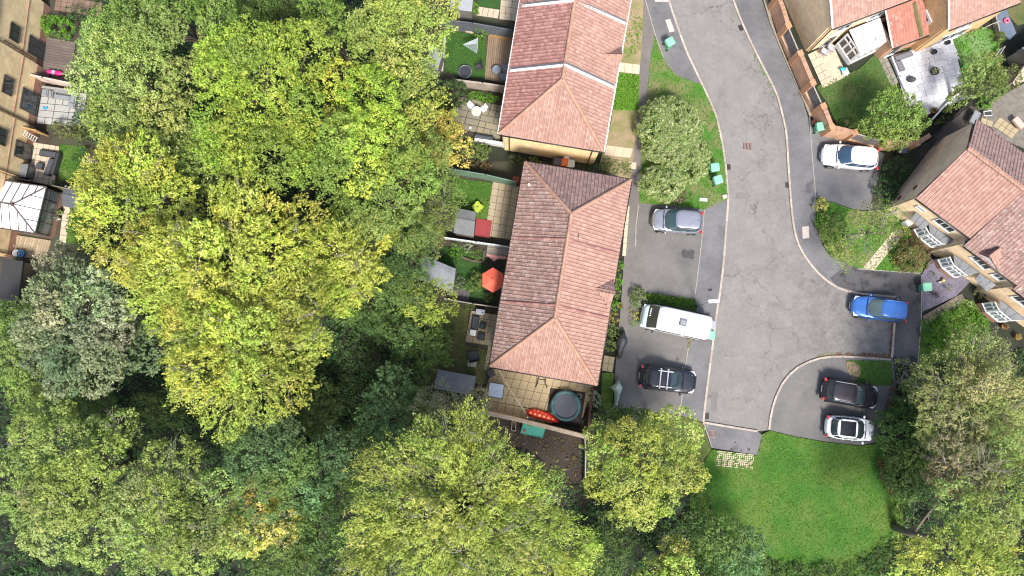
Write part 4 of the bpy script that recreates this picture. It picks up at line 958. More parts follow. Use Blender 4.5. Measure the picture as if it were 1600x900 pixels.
# ---------------------------------------------------------------- brick garden wall with timber infill panels
t = thing('garden_wall', 'tall orange brick garden wall with grey timber infill panels along the right pavement', 'garden wall', P(1255, 143, 0))
TIMB = mat('grey_timber', (.20, .185, .18), (.13, .12, .115), 2, .9, fine=24)
COPE = mat('brick_coping', (.50, .30, .20), (.38, .22, .14), 3, .9, fine=24, rnd='island')
run = [('b', (1203, 13), (1209, 27)), ('b', (1209, 27), (1218, 56)), ('t', (1218, 56), (1236, 98)), ('b', (1236, 98), (1255, 143)), ('t', (1255, 143), (1271, 178)), ('b', (1271, 178), (1284, 210)), ('b', (1284, 210), (1318, 218)), ('t', (1318, 218), (1365, 232)), ('b', (1365, 232), (1412, 235)), ('b', (1412, 235), (1432, 222))]
for ty, a, b in run:
    a, b = P(*a), P(*b); mb = MB(); d = v2(b - a); u = d.normalized(); rz = math.atan2(u.y, u.x)
    if ty == 'b':
        wall_seg(mb, a, b, 0, 1.95, .3); mb.build('brick_panel', ORANGE, t)
        mb = MB(); n = max(2, int(d.length / .11))
        for k in range(n): c = v2(a) + d * (k + .5) / n; mb.box((c.x, c.y, 1.995 + .004 * (k % 3)), (d.length / n - .012, .34, .09), rz)
        o_ = mb.build('coping', COPE, t); o_['kind'] = 'stuff'
    else:
        wall_seg(mb, a, b, 0, .55, .3); mb.build('brick_panel', ORANGE, t); n = int(d.length / .145)
        mb = MB()
        for k in range(n): c = v2(a) + d * (k + .5) / n; mb.box((c.x, c.y, 1.2), (d.length / n - .015, .05 + .02 * (k % 2), 1.28), rz)
        mb.build('timber_panel', TIMB, t)
        for zz in (.62, 1.86): c = (v2(a) + v2(b)) / 2; MB().box((c.x, c.y, zz), (d.length, .09, .06), rz).build('rail', mat('pale_rail', (.38, .34, .29), (.28, .25, .21)), t)
for px, py in ((1203, 13), (1218, 56), (1236, 98), (1255, 143), (1271, 178), (1284, 210), (1318, 218), (1365, 232), (1412, 235)):
    c = P(px, py); MB().box((c.x, c.y, 1.03), (.44, .44, 2.06), .4).build('pier', mat('pier_brick', (.50, .27, .15), (.38, .19, .10), 4, .9, fine=24), t)

# ---------------------------------------------------------------- fences and low walls
def fence(label, pts, h, m, style='close', name='fence', panel=1.83, post_m=None, z0=.05, lean=0, th=.05, cat='fence', postw=.10, cap=None):
    a0 = P(*pts[0]); t = thing(name, label, cat, a0)
    for a, b in zip(pts, pts[1:]):
        a, b = P(*a), P(*b); d = v2(b - a); n = max(1, round(d.length / panel)); u = d / d.length; rz = math.atan2(u.y, u.x); nr = Vector((-u.y, u.x))
        for i in range(n):
            p, q = v2(a) + d * i / n, v2(a) + d * (i + 1) / n; L = (q - p).length; hh = h + R_.uniform(-.02, .02)
            mb = MB()
            if style == 'close':
                k = max(4, int(L / .15))
                for j in range(k): c = p + (q - p) * (j + .5) / k; mb.box((c.x + nr.x * .012 * (j % 2), c.y + nr.y * .012 * (j % 2), z0 + hh / 2), (L / k - .008, th * .5, hh), rz)
                c = (p + q) / 2; mb.box((c.x, c.y, z0 + hh + .015), (L - .04, th * 1.5, .03), rz)
                mb.build('panel', m, t)
            else:
                k = max(3, int(hh / .24))
                for j in range(k): c = (p + q) / 2; MB().box((c.x, c.y, z0 + hh * (j + .5) / k), (L - .05, .03, hh / k - .04), rz).build('slat', m, t)
                c = (p + q) / 2; MB().box((c.x, c.y, z0 + hh + .015), (L - .02, .12, .03), rz).build('capping', cap or m, t)
        for i in range(n + 1):
            p = v2(a) + d * i / n; MB().box((p.x, p.y, z0 + h / 2 + .03), (postw, postw, h + .1), rz).build('post', post_m or m, t)
    return t
def wood(name, c, **k): return mat(name, c, tuple(x * .7 for x in c), 1.6, .9, fine=18, **k)
fence('green boarded fence beside the lawn of the middle house', [(705, 272), (760, 281), (806, 292)], 1.75, wood('green_paint', (.14, .24, .17)))
fence('dark grey boarded fence topped with small lights above the timber deck', [(690, 46), (740, 52), (800, 63)], 1.9, wood('charcoal_paint', (.115, .13, .155)))
fence('white painted fence between the red mat and the shaded lawn', [(696, 374), (745, 381), (799, 389)], 1.0, wood('white_paint', (.62, .68, .68)))
fence('weathered grey slatted fence below the small deck', [(714, 136), (755, 141), (795, 147)], 1.6, wood('weathered_slat', (.40, .33, .28)), 'slat')
fence('low grey timber fence below the red parasol garden', [(697, 468), (740, 476), (783, 482)], .9, wood('silver_timber', (.38, .35, .30)))
fence('pale pink slatted fence between the brown decking and grey patio', [(42, 122), (85, 132), (128, 141)], 1.5, wood('pink_wash', (.60, .48, .42)), 'slat')
fence('short golden boarded fence under the clipped hedge', [(30, 202), (76, 213)], 1.6, wood('golden_fence', (.55, .34, .14)))
fence('thin brown fence between the black sofa patio and the white conservatory', [(22, 282), (70, 290), (126, 302)], 1.5, wood('brown_fence', (.20, .16, .12)))
fence('short grey fence post panel left of the round clipped bush', [(662, 560), (667, 528)], 1.4, wood('silver_timber', (.38, .35, .30)))
fence('dark red brown fence right of the trampoline', [(915, 673), (924, 606)], 1.5, wood('red_brown', (.13, .05, .045)))
fence('grey fence running down from the trampoline corner', [(911, 675), (913, 700), (912, 756)], 1.2, wood('silver_timber', (.38, .35, .30)))
fence('white rail along the slabbed side path, left of the white paved garden', [(1390, 92), (1402, 122), (1414, 150)], .35, WHITE, 'slat')
fence('white rail beside the passage at the lower edge of the white paving', [(1453, 188), (1496, 142)], .35, WHITE, 'slat')
fence('white rail along the back edge of the white paving', [(1464, 70), (1500, 56)], .5, WHITE, 'slat')
fence('thin dark trellis fence beside the narrow side passage', [(1446, 222), (1474, 192), (1510, 158)], 1.2, wood('passage_fence', (.025, .022, .02)))
fence('timber fence beside the dark yard in the top right gardens', [(1562, 140), (1590, 100), (1606, 60)], 1.6, wood('weathered_slat', (.40, .33, .28)))
fence('low grey rail at the edge of the far right lawn', [(1556, 60), (1548, 30)], .6, wood('silver_timber', (.38, .35, .30)))
def lowwall(label, pts, h, m, th=.22, cap=None, name='low_wall'):
    t = thing(name, label, 'wall', P(*pts[0]))
    walls(t, [v2(P(*p)) for p in pts], 0, h, m, th)
    for a, b in zip(pts, pts[1:]):
        a, b = P(*a), P(*b); d = v2(b - a); n = max(1, int(d.length / .6)); rz = math.atan2(d.y, d.x)
        for i in range(n): c = v2(a) + d * (i + .5) / n; MB().box((c.x, c.y, h + .025), (d.length / n - .015, th + .06, .05), rz).build('coping_stone', cap or CONC, t)
    return t
lowwall('buff brick wall with stone coping behind the big patio and trampoline', [(749, 641), (800, 652), (830, 659), (905, 678), (918, 682)], 1.15, BUFF, .24, mat('sand_coping', (.42, .33, .25), (.32, .25, .19), 3, .9))
lowwall('low white wall at the lower edge of the crazy paved patio', [(742, 222), (771, 226), (788, 229)], .7, flat('white_render', (.6, .6, .58), .8), .2, flat('white_render', (.6, .6, .58), .8))
lowwall('low red brick wall below the white roofed conservatory', [(0, 368), (0, 380), (26, 385)], .3, REDB)
# ---------------------------------------------------------------- vehicles
TYRE = flat('tyre_rubber', (.018, .018, .018), .85); RIMM = flat('alloy', (.45, .45, .46), .35, .8); TRIM = flat('black_trim', (.02, .02, .021), .5)
CGLASS = flat('car_glass', (.03, .045, .052), .08, spec=.9); CHROME = flat('chrome', (.7, .7, .7), .2, 1.0)
LAMPW = flat('headlamp', (.72, .74, .76), .12, coat=.6); LAMPR = flat('tail_lamp', (.42, .02, .03), .2, coat=.6); PLATE = flat('number_plate', (.6, .6, .55), .5)
def paint(name, c, metal=.25, rough=.32): return flat('paint_' + name, c, rough, metal, coat=.7)
def sellipse(a, b, n, N=44, cx=0.0, taper=0.0):
    out = []
    for i in range(N):
        t = 2 * math.pi * i / N; c, s = math.cos(t), math.sin(t)
        x = a * math.copysign(abs(c) ** (2 / n), c); y = b * math.copysign(abs(s) ** (2 / n), s)
        y *= 1 - taper * max(0, x / a) ** 3; out.append((cx + x, y))
    return out
def car(name, label, pf, pb, Wd, Hh, pm, gl=CGLASS, cab=(.035, .72, .13, .50), belt=.95, nose=.68, tail=.90, rails=None, pano=False, rack=False, cat='car', group='parked cars', roofm=None, sunroof=False, nn=4.2):
    """cab = (rear foot, front foot, rear roof, front roof) as fractions of the length from the tail"""
    a, b = P(*pf, .7), P(*pb, .7); d = v2(a) - v2(b); L = d.length; c = (v2(a) + v2(b)) / 2; rz = math.atan2(d.y, d.x)
    t = thing(name, label, cat, (c.x, c.y, .12), rz, group=group)
    h, w_ = L / 2, Wd / 2
    def X(f): return -h + L * f
    def top(x):
        f = (x + h) / L
        if f > cab[1]: q = (f - cab[1]) / (1 - cab[1]); return belt - .05 - (belt - .05 - nose) * (q ** 1.6)
        if f < .06: return tail + (belt - tail) * f / .06
        return belt
    rings = []
    for z, ins, dz in ((.20, .10, None), (.30, .02, None), (.50, .0, None), (None, .012, -.16), (None, .05, -.045), (None, .12, 0), (None, .30, .018), (None, .55, .03)):
        r = []
        for x, y in sellipse(h - ins, w_ - ins, nn, taper=.10):
            r.append((x, y, z if z is not None else top(x) + dz))
        rings.append(r)
    body = MB().loft(rings).build('body', pm, t, smooth=True, local=True)
    # cabin
    f0, f1, g0, g1 = cab
    ba, bc = (X(f1) - X(f0)) / 2, (X(f1) + X(f0)) / 2; ra, rc = (X(g1) - X(g0)) / 2, (X(g1) + X(g0)) / 2
    bw, rw = w_ - .07, w_ - .20
    def rg(v, off=0.0):
        q = v + .10 * math.sin(math.pi * v); A = ba + (ra - ba) * v + off; B = bw + (rw - bw) * q + off; cx = bc + (rc - bc) * v
        z = belt - .06 + (Hh - .05 - belt + .06) * (v + .08 * math.sin(math.pi * v)); return A, B, cx, z
    def pt(side, s, v, off=.012):
        A, B, cx, z = rg(v, off); n = 4.0
        if side == 'F': return (cx + A * (1 - abs(s) ** n) ** (1 / n), B * s, z)
        if side == 'B': return (cx - A * (1 - abs(s) ** n) ** (1 / n), B * s, z)
        return (cx + A * s, side * B * (1 - abs(s) ** n) ** (1 / n), z)
    rings = []
    for v in (0, .25, .5, .75, 1.0):
        A, B, cx, z = rg(v); rings.append([(x, y, z) for x, y in sellipse(A, B, 4.0, cx=cx)])
    for ins, dz in ((.05, .03), (.16, .05), (.4, .062)): rings.append([(x, y, Hh - .05 + dz) for x, y in sellipse(max(.05, ra - ins), max(.05, rw - ins), 4.0, cx=rc)])
    MB().loft(rings, cap0=False).build('cabin', roofm or pm, t, smooth=True, local=True)
    MB().grid(lambda u, v: pt('F', -.86 + 1.72 * u, .03 + .93 * v), 12, 6).build('windscreen', gl, t, smooth=True, local=True)
    MB().grid(lambda u, v: pt('B', .80 - 1.60 * u, .22 + .70 * v), 10, 5).build('rear_window', gl, t, smooth=True, local=True)
    for sd in (-1, 1):
        for s0, s1 in ((-.82, -.42), (-.36, .12), (.18, .74)):
            MB().grid(lambda u, v: pt(sd, (s0 + (s1 - s0) * u) if sd < 0 else (s1 + (s0 - s1) * u), .18 + .70 * v), 4, 4).build('side_window', gl, t, smooth=True, local=True)
        x0, y0, z0 = X(f1) - .12, sd * (w_ + .04), belt + .02
        mr = MB().ball((x0, y0 + sd * .05, z0), (.09, .12, .08), 10, 6).build('wing_mirror', pm, t, smooth=True, local=True)
        for xx in (X(.17 + .02), X(.81)):
            MB().tube([(xx, sd * (w_ - .19), .30), (xx, sd * (w_ + .005), .30)], .33, 20).build('wheel', TYRE, t, local=True)
            MB().tube([(xx, sd * (w_ - .02), .30), (xx, sd * (w_ + .012), .30)], .20, 14).build('rim', RIMM, t, local=True)
        yy = sd * (w_ * .70); xf = h - .13; zf = nose - .02
        MB().grid(lambda u, v: (xf - .30 * v - .13 * abs(u if sd > 0 else 1 - u) ** 2, sd * w_ * (.50 + .40 * (u if sd > 0 else 1 - u)) * (1 - .02 * v), top(xf - .30 * v) + .016 - .09 * ((u if sd > 0 else 1 - u) ** 2) - .05 * (1 - v)), 5, 4).build('headlight', LAMPW, t, smooth=True, local=True)
        MB().box((-h + .10, sd * (w_ - .20), tail - .10), (.16, .26, .24), sd * .35).build('tail_light', LAMPR, t, local=True, bevel=.03)
        for xx in (X(.36), X(.55)): MB().box((xx, sd * (w_ + .008), belt - .16), (.16, .03, .025)).build('door_handle', pm, t, local=True)
        if rails:
            MB().tube([(X(g0) + .12, sd * (rw - .04), Hh - .03), (X(g0) + .3, sd * (rw - .03), Hh + .05), (X(g1) - .3, sd * (rw - .03), Hh + .05), (X(g1) - .1, sd * (rw - .04), Hh - .03)], .025, 6).build('roof_rail', rails, t, local=True)
    MB().box((h - .02, 0, .42), (.06, Wd * .52, .16)).build('grille', TRIM, t, local=True); MB().box((h + .01, 0, .34), (.03, .5, .11)).build('number_plate', PLATE, t, local=True)
    MB().box((-h + .0, 0, .55), (.04, .5, .11)).build('number_plate', PLATE, t, local=True); MB().box((-h + .04, 0, .38), (.12, Wd * .8, .16)).build('rear_bumper', TRIM, t, local=True, bevel=.03)
    q = [(X(f1) + .03, y, top(X(f1)) - .01 + .03) for y in (-w_ * .75, 0, w_ * .75)]; q[1] = (q[1][0] + .05, 0, q[1][2]); MB().tube(q, .03, 6).build('scuttle', TRIM, t, local=True)
    for sd in (-.1, .55): MB().tube([(X(f1) + .02, sd * w_, belt + .02), (X(f1) - .22, sd * w_ - .25, belt + .16)], .012, 4).build('wiper', TRIM, t, local=True)
    MB().tube([(X(g0) + .25, 0, Hh + .01), (X(g0) + .1, 0, Hh + .12)], .012, 4).build('aerial', TRIM, t, local=True)
    if pano:
        MB().grid(lambda u, v: (rc - ra * .82 + ra * 1.62 * u, rw * .80 * (2 * v - 1), Hh + .034 - .012 * abs(2 * v - 1)), 6, 4).build('glass_roof', flat('tinted_roof', (.012, .013, .018), .12), t, smooth=True, local=True)
    if sunroof:
        MB().box((rc + ra * .25, 0, Hh + .012), (.55, .8, .012)).build('sunroof', gl, t, local=True)
    if rack:
        rk = thing('roof_rack', 'white roof bars and cycle carriers fixed on top of the black car', 'roof rack', (c.x, c.y, .12), rz)
        xs = (rc + ra * .05, rc + ra * .72)
        for xx in xs:
            MB().tube([(xx, -rw - .02, Hh + .10), (xx, rw + .02, Hh + .10)], .045, 8).build('bar', WHITE, rk, local=True)
            for sd in (-1, 1): MB().box((xx, sd * rw * .94, Hh + .04), (.13, .10, .12)).build('foot', WHITE, rk, local=True, bevel=.02)
        for sd in (-.62, .62):
            MB().tube([(xs[0] - .2, sd * w_, Hh + .15), (xs[1] + .38, sd * w_, Hh + .15)], .035, 6).build('carrier', WHITE, rk, local=True)
            for xx in xs: MB().ball((xx, sd * w_, Hh + .18), .08, 8, 5).build('clamp', WHITE, rk, local=True)
    return t
car('parked_car', 'silver grey people carrier parked nearest the big hedge', (1018, 343), (1097, 349), 1.85, 1.65, paint('silver', (.34, .35, .40), .6), flat('glass_teal', (.035, .075, .09), .08), cab=(.03, .77, .09, .56), belt=1.0, nose=.78, rails=TRIM)
car('parked_car', 'black estate car with a white roof rack below the white van', (1088, 598), (999, 587), 1.88, 1.5, paint('black', (.018, .020, .028), .4), cab=(.03, .74, .13, .50), rails=TRIM, rack=True)
car('parked_car', 'white hatchback parked on the drive beside the brick garden wall', (1283, 241), (1371, 250), 1.85, 1.5, paint('pearl', (.66, .66, .66), .1), flat('glass_blue', (.035, .07, .12), .06), cab=(.03, .74, .09, .54))
car('parked_car', 'bright blue hatchback at the end of the turning head', (1330, 477), (1415, 488), 1.75, 1.48, paint('blue', (.045, .16, .48), .35), flat('glass_grey', (.09, .13, .13), .08), cab=(.02, .73, .07, .52), rails=paint('blue', (.045, .16, .48)))
car('parked_car', 'black off-road car with silver roof rails beside the white one', (1370, 622), (1284, 607), 1.88, 1.62, paint('blackberry', (.022, .018, .026), .4), cab=(.03, .76, .11, .53), belt=1.0, nose=.82, rails=flat('rail_silver', (.6, .6, .6), .3, .8))
car('parked_car', 'small white car with a black panoramic roof at the edge of the big lawn', (1364, 673), (1289, 665), 1.78, 1.62, paint('white', (.90, .90, .90), .0), cab=(.04, .78, .17, .56), belt=1.0, nose=.84, pano=True)
# camper van
def van():
    a, b = P(1004, 492, 1.2), P(1105, 514, 1.2); d = v2(a) - v2(b); L = d.length; c = (v2(a) + v2(b)) / 2; rz = math.atan2(d.y, d.x); w_ = .98; h = L / 2
    t = thing('camper_van', 'white camper van with a grey roof vent parked over the pavement', 'van', (c.x, c.y, .12), rz)
    wh = paint('van_white', (.90, .90, .90), 0, .4); lb = paint('van_bonnet', (.50, .62, .66), 0, .35); H2 = 2.35
    rings = []
    for z, ins in ((.25, .08), (.4, .01), (.9, 0)): rings.append([(x, y, z) for x, y in sellipse(h - ins, w_ - ins, 8, taper=.04)])
    for z, ins, fr in ((1.15, .015, .12), (1.25, .03, .3)): rings.append([(x - fr / 2 * 1, y, z) for x, y in sellipse(h - ins - fr / 2, w_ - ins, 8, taper=.04)])
    MB().loft(rings).build('body', lb, t, smooth=True, local=True)
    rings = []
    for z, fr, ins in ((.9, .42, -.004), (1.3, .42, 0), (1.7, .72, .03), (2.1, 1.02, .07), (2.28, 1.12, .12), (2.34, 1.18, .20), (2.36, 1.28, .35)): rings.append([(x - fr / 2, y, z) for x, y in sellipse(h - fr / 2 - .0 - ins * .3, w_ - ins, 10)])
    MB().loft(rings).build('cabin', wh, t, smooth=True, local=True)
    gl = flat('van_glass', (.016, .03, .034), .08, spec=.9)
    MB().grid(lambda u, v: (h - .37 - .05 * (2 * u - 1) ** 4 - .62 * v, (w_ - .09 - .06 * v) * (2 * u - 1), 1.30 + .82 * v), 10, 4).build('windscreen', gl, t, smooth=True, local=True)
    for k in range(4): MB().cyl((h - .50, -.05 - .17 * k, 1.50), .05, .02, 12).build('sun_token', WHITE, t, local=True)
    for sd in (-1, 1):
        for x0, x1 in ((h - 1.75, h - 1.05), (-.5, .9), (-h + .3, -.7)): MB().box(((x0 + x1) / 2, sd * (w_ - .028), 1.72), (x1 - x0, .02, .52)).build('side_window', gl, t, local=True)
        MB().box((h - .95, sd * (w_ + .13), 1.25), (.12, .2, .22)).build('wing_mirror', TRIM, t, local=True, bevel=.03)
        MB().box((h - .12, sd * (w_ - .24), .85), (.22, .28, .18), sd * -.2).build('headlight', LAMPW, t, local=True, bevel=.04); MB().box((-h + .04, sd * (w_ - .12), 1.1), (.1, .14, .4)).build('tail_light', LAMPR, t, local=True)
        for xx in (-h + .95, h - .9): MB().tube([(xx, sd * (w_ - .22), .32), (xx, sd * (w_ + .01), .32)], .34, 20).build('wheel', TYRE, t, local=True); MB().tube([(xx, sd * (w_ - .02), .32), (xx, sd * (w_ + .02), .32)], .2, 14).build('rim', RIMM, t, local=True)
    MB().tube([(-h + .5, w_ - .17, 2.36), (h - 1.3, w_ - .17, 2.36)], .035, 6).build('awning_rail', flat('grey_rail', (.35, .35, .36)), t, local=True)
    MB().tube([(-h + .3, -w_ + .01, 1.98), (h - 1.5, -w_ + .01, 1.98)], .03, 6).build('door_track', TRIM, t, local=True)
    f = MB().box((-.35, .02, 2.42), (.52, .52, .14)).build('roof_vent', flat('vent_grey', (.15, .155, .17), .6, spec=.2), t, local=True)
    MB().box((-.35, .02, 2.50), (.34, .34, .03)).build('vent_lid', flat('vent_lid', (.24, .25, .27), .6), t, local=True)
    MB().box((h + .0, 0, .5), (.1, 1.5, .26)).build('bumper', lb, t, local=True, bevel=.05); MB().box((h + .06, 0, .5), (.02, .5, .11)).build('number_plate', PLATE, t, local=True)
    MB().box((-h + .0, 0, .5), (.14, 1.7, .2)).build('bumper', TRIM, t, local=True, bevel=.04); MB().box((-h + .0, 0, 1.7), (.03, 1.3, .5)).build('rear_window', gl, t, local=True)
    for sd in (-.3, .4): MB().tube([(h - .55, sd, 1.29), (h - .72, sd + .35, 1.5)], .012, 4).build('wiper', TRIM, t, local=True)
van()

# ---------------------------------------------------------------- wheelie bins, lamp
GBIN = flat('green_bin', (.12, .38, .23), .5); GLID = flat('green_bin_lid', (.20, .50, .34), .5)
def wheelie(label, px, py, deg, body=GBIN, lid=GLID, s=1.0, fallen=False, z0=.13):
    c = P(px, py, z0); t = thing('wheelie_bin', label, 'wheelie bin', c, rad(deg), group='wheelie bins')
    mb = MB(); r = []
    for z, a, b in ((.06, .20, .22), (.10, .22, .24), (.95, .275, .30), (.98, .275, .30)): r.append([(x * s, y * s, z * s) for x, y in sellipse(a, b, 7, 20)])
    mb.loft(r).build('body', body, t, smooth=False, local=True)
    MB().loft([[(x * s + .01, y * s, (z + .04 * (x > 0)) * s) for x, y in sellipse(a, b, 7, 20)] for z, a, b in ((.985, .33, .33), (1.02, .33, .33), (1.05, .26, .27))]).build('lid', lid, t, local=True)
    MB().tube([(-.33 * s, -.24 * s, 1.0 * s), (-.40 * s, -.24 * s, 1.02 * s), (-.40 * s, .24 * s, 1.02 * s), (-.33 * s, .24 * s, 1.0 * s)], .018, 6).build('handle', body, t, local=True)
    for sd in (-1, 1): MB().tube([(-.22 * s, sd * .26 * s, .10 * s), (-.22 * s, sd * .31 * s, .10 * s)], .10 * s, 12).build('wheel', TYRE, t, local=True)
wheelie('green wheelie bin standing alone on the upper left pavement', 1043, 73, 28)
wheelie('green wheelie bin on the verge, upper of the pair beside the hedge', 1112, 266, 5)
wheelie('green wheelie bin on the verge, lower of the pair near the kerb', 1117, 285, 18)
wheelie('pale green wheelie bin at the foot of the orange garden wall', 1275, 203, 8)
wheelie('green wheelie bin between the dark pavement and the purple slate bed', 1438, 450, 2)
wheelie('green wheelie bin tucked behind the white camper van', 1105, 524, -8)
wheelie('grey wheelie bin behind the camper van beside the green one', 1106, 508, -8, flat('grey_bin', (.16, .17, .19)), flat('grey_bin_lid', (.30, .31, .36)))
wheelie('black wheelie bin in the gap between the two roofs', 870, 257, -5, flat('black_bin', (.04, .04, .05)), flat('black_bin_lid', (.07, .07, .10)), .95)
wheelie('dark wheelie bin with an orange lid between the two roofs', 880, 258, -5, flat('black_bin', (.04, .04, .05)), flat('orange_lid', (.75, .16, .03)), .95)
wheelie('pale wheelie bin with a white lid between the two roofs', 890, 260, -5, flat('black_bin', (.04, .04, .05)), flat('white_lid', (.62, .68, .62)), .95)
wheelie('dark bin in the shade of the wall behind the white hatchback', 1401, 238, 5, flat('black_bin', (.04, .04, .05)), flat('slate_lid', (.10, .13, .19)))
# board and stone on the verge
t = thing('garden_board', 'pale flat board lying in the grass near the corner of the verge', 'board', P(1099, 312, .17)); MB().box(P(1099, 312, .19), (.62, .26, .05), -.1).build('board', flat('pale_board', (.45, .52, .46)), t)
o = MB().box(P(1132, 307, .20), (.36, .34, .16), .3).build('stone_block', CONC, bevel=.04); tag(o, 'pale stone block in the grass at the kerb corner', 'stone')
# street lamp
c = P(1087, 479, .12); t = thing('street_lamp', 'slim street lamp with a white head leaning over the pavement edge', 'street lamp', c)
MB().tube([(c.x, c.y, .1), (c.x, c.y, 1.3)], .085, 10).build('base', flat('lamp_base', (.06, .06, .06), .6), t, smooth=True)
top_ = P(1106, 470, 5.6); MB().tube([(c.x, c.y, 1.3), (c.x, c.y, 4.4), (c.x + .05, c.y + .02, 5.2), tuple(top_)], [.05, .045, .04, .035], 10).build('post', flat('lamp_grey', (.55, .56, .56), .5), t, smooth=True)
e = P(1124, 470.5, 5.65); d = e - top_; rings = []
for f, ww, hh in ((0, .05, .04), (.12, .12, .07), (.5, .15, .09), (.9, .14, .07), (1, .08, .03)): q = top_.lerp(e, f); rings.append([(q.x, q.y + ww * math.cos(k * math.pi / 4), q.z + hh * math.sin(k * math.pi / 4)) for k in range(8)])
MB().loft(rings).build('lamp_head', WHITE, t, smooth=True)

# ---------------------------------------------------------------- sheds and garden things
def rect(a, b, c, z): A, B, D = P(*a, z), P(*b, z), P(*c, z); return A, B, B + D - A, D
def shed(label, a, b, c, ze, zr, m, wallm, along=True, split=.5, name='shed', cat='shed'):
    """a-b one eave, a-c across; ridge runs parallel to a-b at fraction split"""
    A, B, D2, D = rect(a, b, c, ze); t = thing(name, label, cat, ((A + D2) / 2).xy.to_3d())
    r0, r1 = A.lerp(D, split) + z3 * (zr - ze), B.lerp(D2, split) + z3 * (zr - ze)
    if 0 < split < 1:
        face([A, B, r1, r0], m, t, 'roof_slope', .05); face([D, D2, r1, r0], m, t, 'roof_slope', .05)
        MB().tube([r0 + z3 * .02, r1 + z3 * .02], .05, 4).build('ridge_cap', m, t)
    else: face([A, B, D2, D], m, t, 'roof', .06)
    f = inset([v2(p) for p in (A, B, D2, D)], .08)
    mb = MB(); per = []
    for p, q in zip(f, f[1:] + f[:1]):
        n = max(3, int((q - p).length / .14)); rz = math.atan2((q - p).y, (q - p).x)
        for k in range(n): cc = p.lerp(q, (k + .5) / n); mb.box((cc.x, cc.y, ze / 2 - .01), ((q - p).length / n - .008, .035, ze), rz)
    mb.build('wall_boards', wallm, t)
    return t
FELT = mat('roofing_felt', (.17, .175, .185), (.12, .125, .13), 1.5, .95, fine=25); FELTL = mat('pale_felt', (.30, .32, .34), (.23, .25, .27), 1.2, .9, fine=25); FELTD = mat('dark_felt', (.10, .11, .125), (.07, .075, .085), 1.5, .9, fine=25)
DKW = wood('dark_wood', (.10, .075, .055)); GRW = wood('grey_wood', (.20, .19, .18))
shed('light grey shed with a pitched roof left of the artificial turf lawn', (672, 74), (663, 106), (693, 78), 1.9, 2.15, FELTL, GRW, split=.45)
shed('pale grey shed roof above the charcoal fence at the top of the picture', (707, -14), (741, -10), (703, 14), 2.0, 2.3, FELTL, GRW, split=.4)
shed('dark grey felt roofed shed beside the red mat', (713, 325), (744, 331), (709, 364), 1.9, 2.2, FELT, DKW, split=.42)
shed('grey mono pitch garden room with a pale seam left of the red parasol', (660, 398), (712, 420), (655, 436), 2.1, 2.3, FELTL, GRW, split=.0)
shed('dark grey flat shed roof behind the yellowing tree at the lower patio', (684, 577), (744, 588), (678, 607), 2.0, 2.0, FELT, DKW, split=0)
shed('dark blue grey storage box with a two tone roof in the left gardens', (101, 290), (138, 295), (97, 322), 1.4, 1.6, FELTD, GRW, split=.45, name='storage_shed')
shed('black flat roofed shed in deep shade at the left edge', (4, 405), (36, 408), (-4, 468), 2.0, 2.0, flat('black_felt', (.03, .03, .032), .9), DKW, split=0)
shed('low grey lean-to roof against the left house wall by the black sofa', (20, 254), (44, 257), (16, 274), 1.2, 1.4, FELT, GRW, split=0, name='lean_to', cat='lean-to')
shed('pale grey roofed shed at the top right corner beyond the far lawn', (1596, 75), (1640, 50), (1606, 98), 2.0, 2.3, FELTL, GRW, split=.3)
def decking(label, a, b, c, n, m, z=.16):
    A, B, D = P(*a, z), P(*b, z), P(*c, z); t = thing('decking', label, 'decking', A)
    for i in range(n):
        p = A.lerp(B, (i + .5) / n); q = p + (D - A); w_ = (B - A).length / n - .02; m_ = (p + q) / 2; dd = q - p
        MB().box((m_.x, m_.y, z / 2 + R_.uniform(-.004, .004)), (dd.length, w_, z), math.atan2(dd.y, dd.x)).build('plank', m, t)
decking('brown timber decking in vertical planks beside the artificial turf', (763, 52), (804, 59), (757, 124), 14, mat('deck_brown', (.33, .24, .16), (.22, .16, .11), 1.5, .85, fine=16, rnd='object', rnd_c=(.18, .125, .085)))
decking('weathered brown decking above the pink fence, at the left houses', (73, 58), (64, 120), (118, 66), 15, mat('deck_grey', (.17, .135, .115), (.11, .09, .08), 1.5, .9, fine=16, rnd='object', rnd_c=(.09, .07, .06)), .14)
decking('grey timber decking square below the white fence', (762, 383), (759, 401), (799, 388), 6, mat('deck_silver', (.30, .27, .23), (.2, .18, .155), 1.5, .9, fine=16, rnd='object'), .25)
decking('pale timber decking below the white roofed conservatory', (24, 367), (80, 376), (15, 398), 14, mat('deck_pale', (.42, .33, .22), (.30, .24, .16), 1.5, .9, fine=16, rnd='object'), .15)
decking('dark purple grey deck strip in front of the grey garden room', (697, 448), (735, 455), (694, 464), 7, mat('deck_purple', (.15, .125, .14), (.10, .085, .095), 1.5, .9, rnd='object'), .14)
t = thing('sleeper_bench', 'long orange timber step along the top of the brown decking', 'bench', P(782, 52)); A, B = P(764, 47, .5), P(806, 55, .5); d = B - A; m_ = (A + B) / 2
MB().box((m_.x, m_.y, .25), (d.length, .42, .5), math.atan2(d.y, d.x)).build('seat', wood('pale_step', (.45, .34, .20)), t); MB().box((m_.x + .06, m_.y - .28, .20), (d.length, .14, .4), math.atan2(d.y, d.x)).build('front_board', wood('orange_board', (.50, .27, .09)), t)
def border(label, pts, m, h=.28, name='bed_edging'):
    t = thing(name, label, 'garden edging', P(*pts[0]))
    for a, b in zip(pts, pts[1:]): a, b = P(*a), P(*b); d = b - a; c = (a + b) / 2; MB().box((c.x, c.y, h / 2), (d.length, .16, h), math.atan2(d.y, d.x)).build('sleeper', m, t)
border('cream timber edging round the top of the artificial turf', [(698, 45), (720, 47), (741, 53)], wood('cream_timber', (.60, .50, .36)))
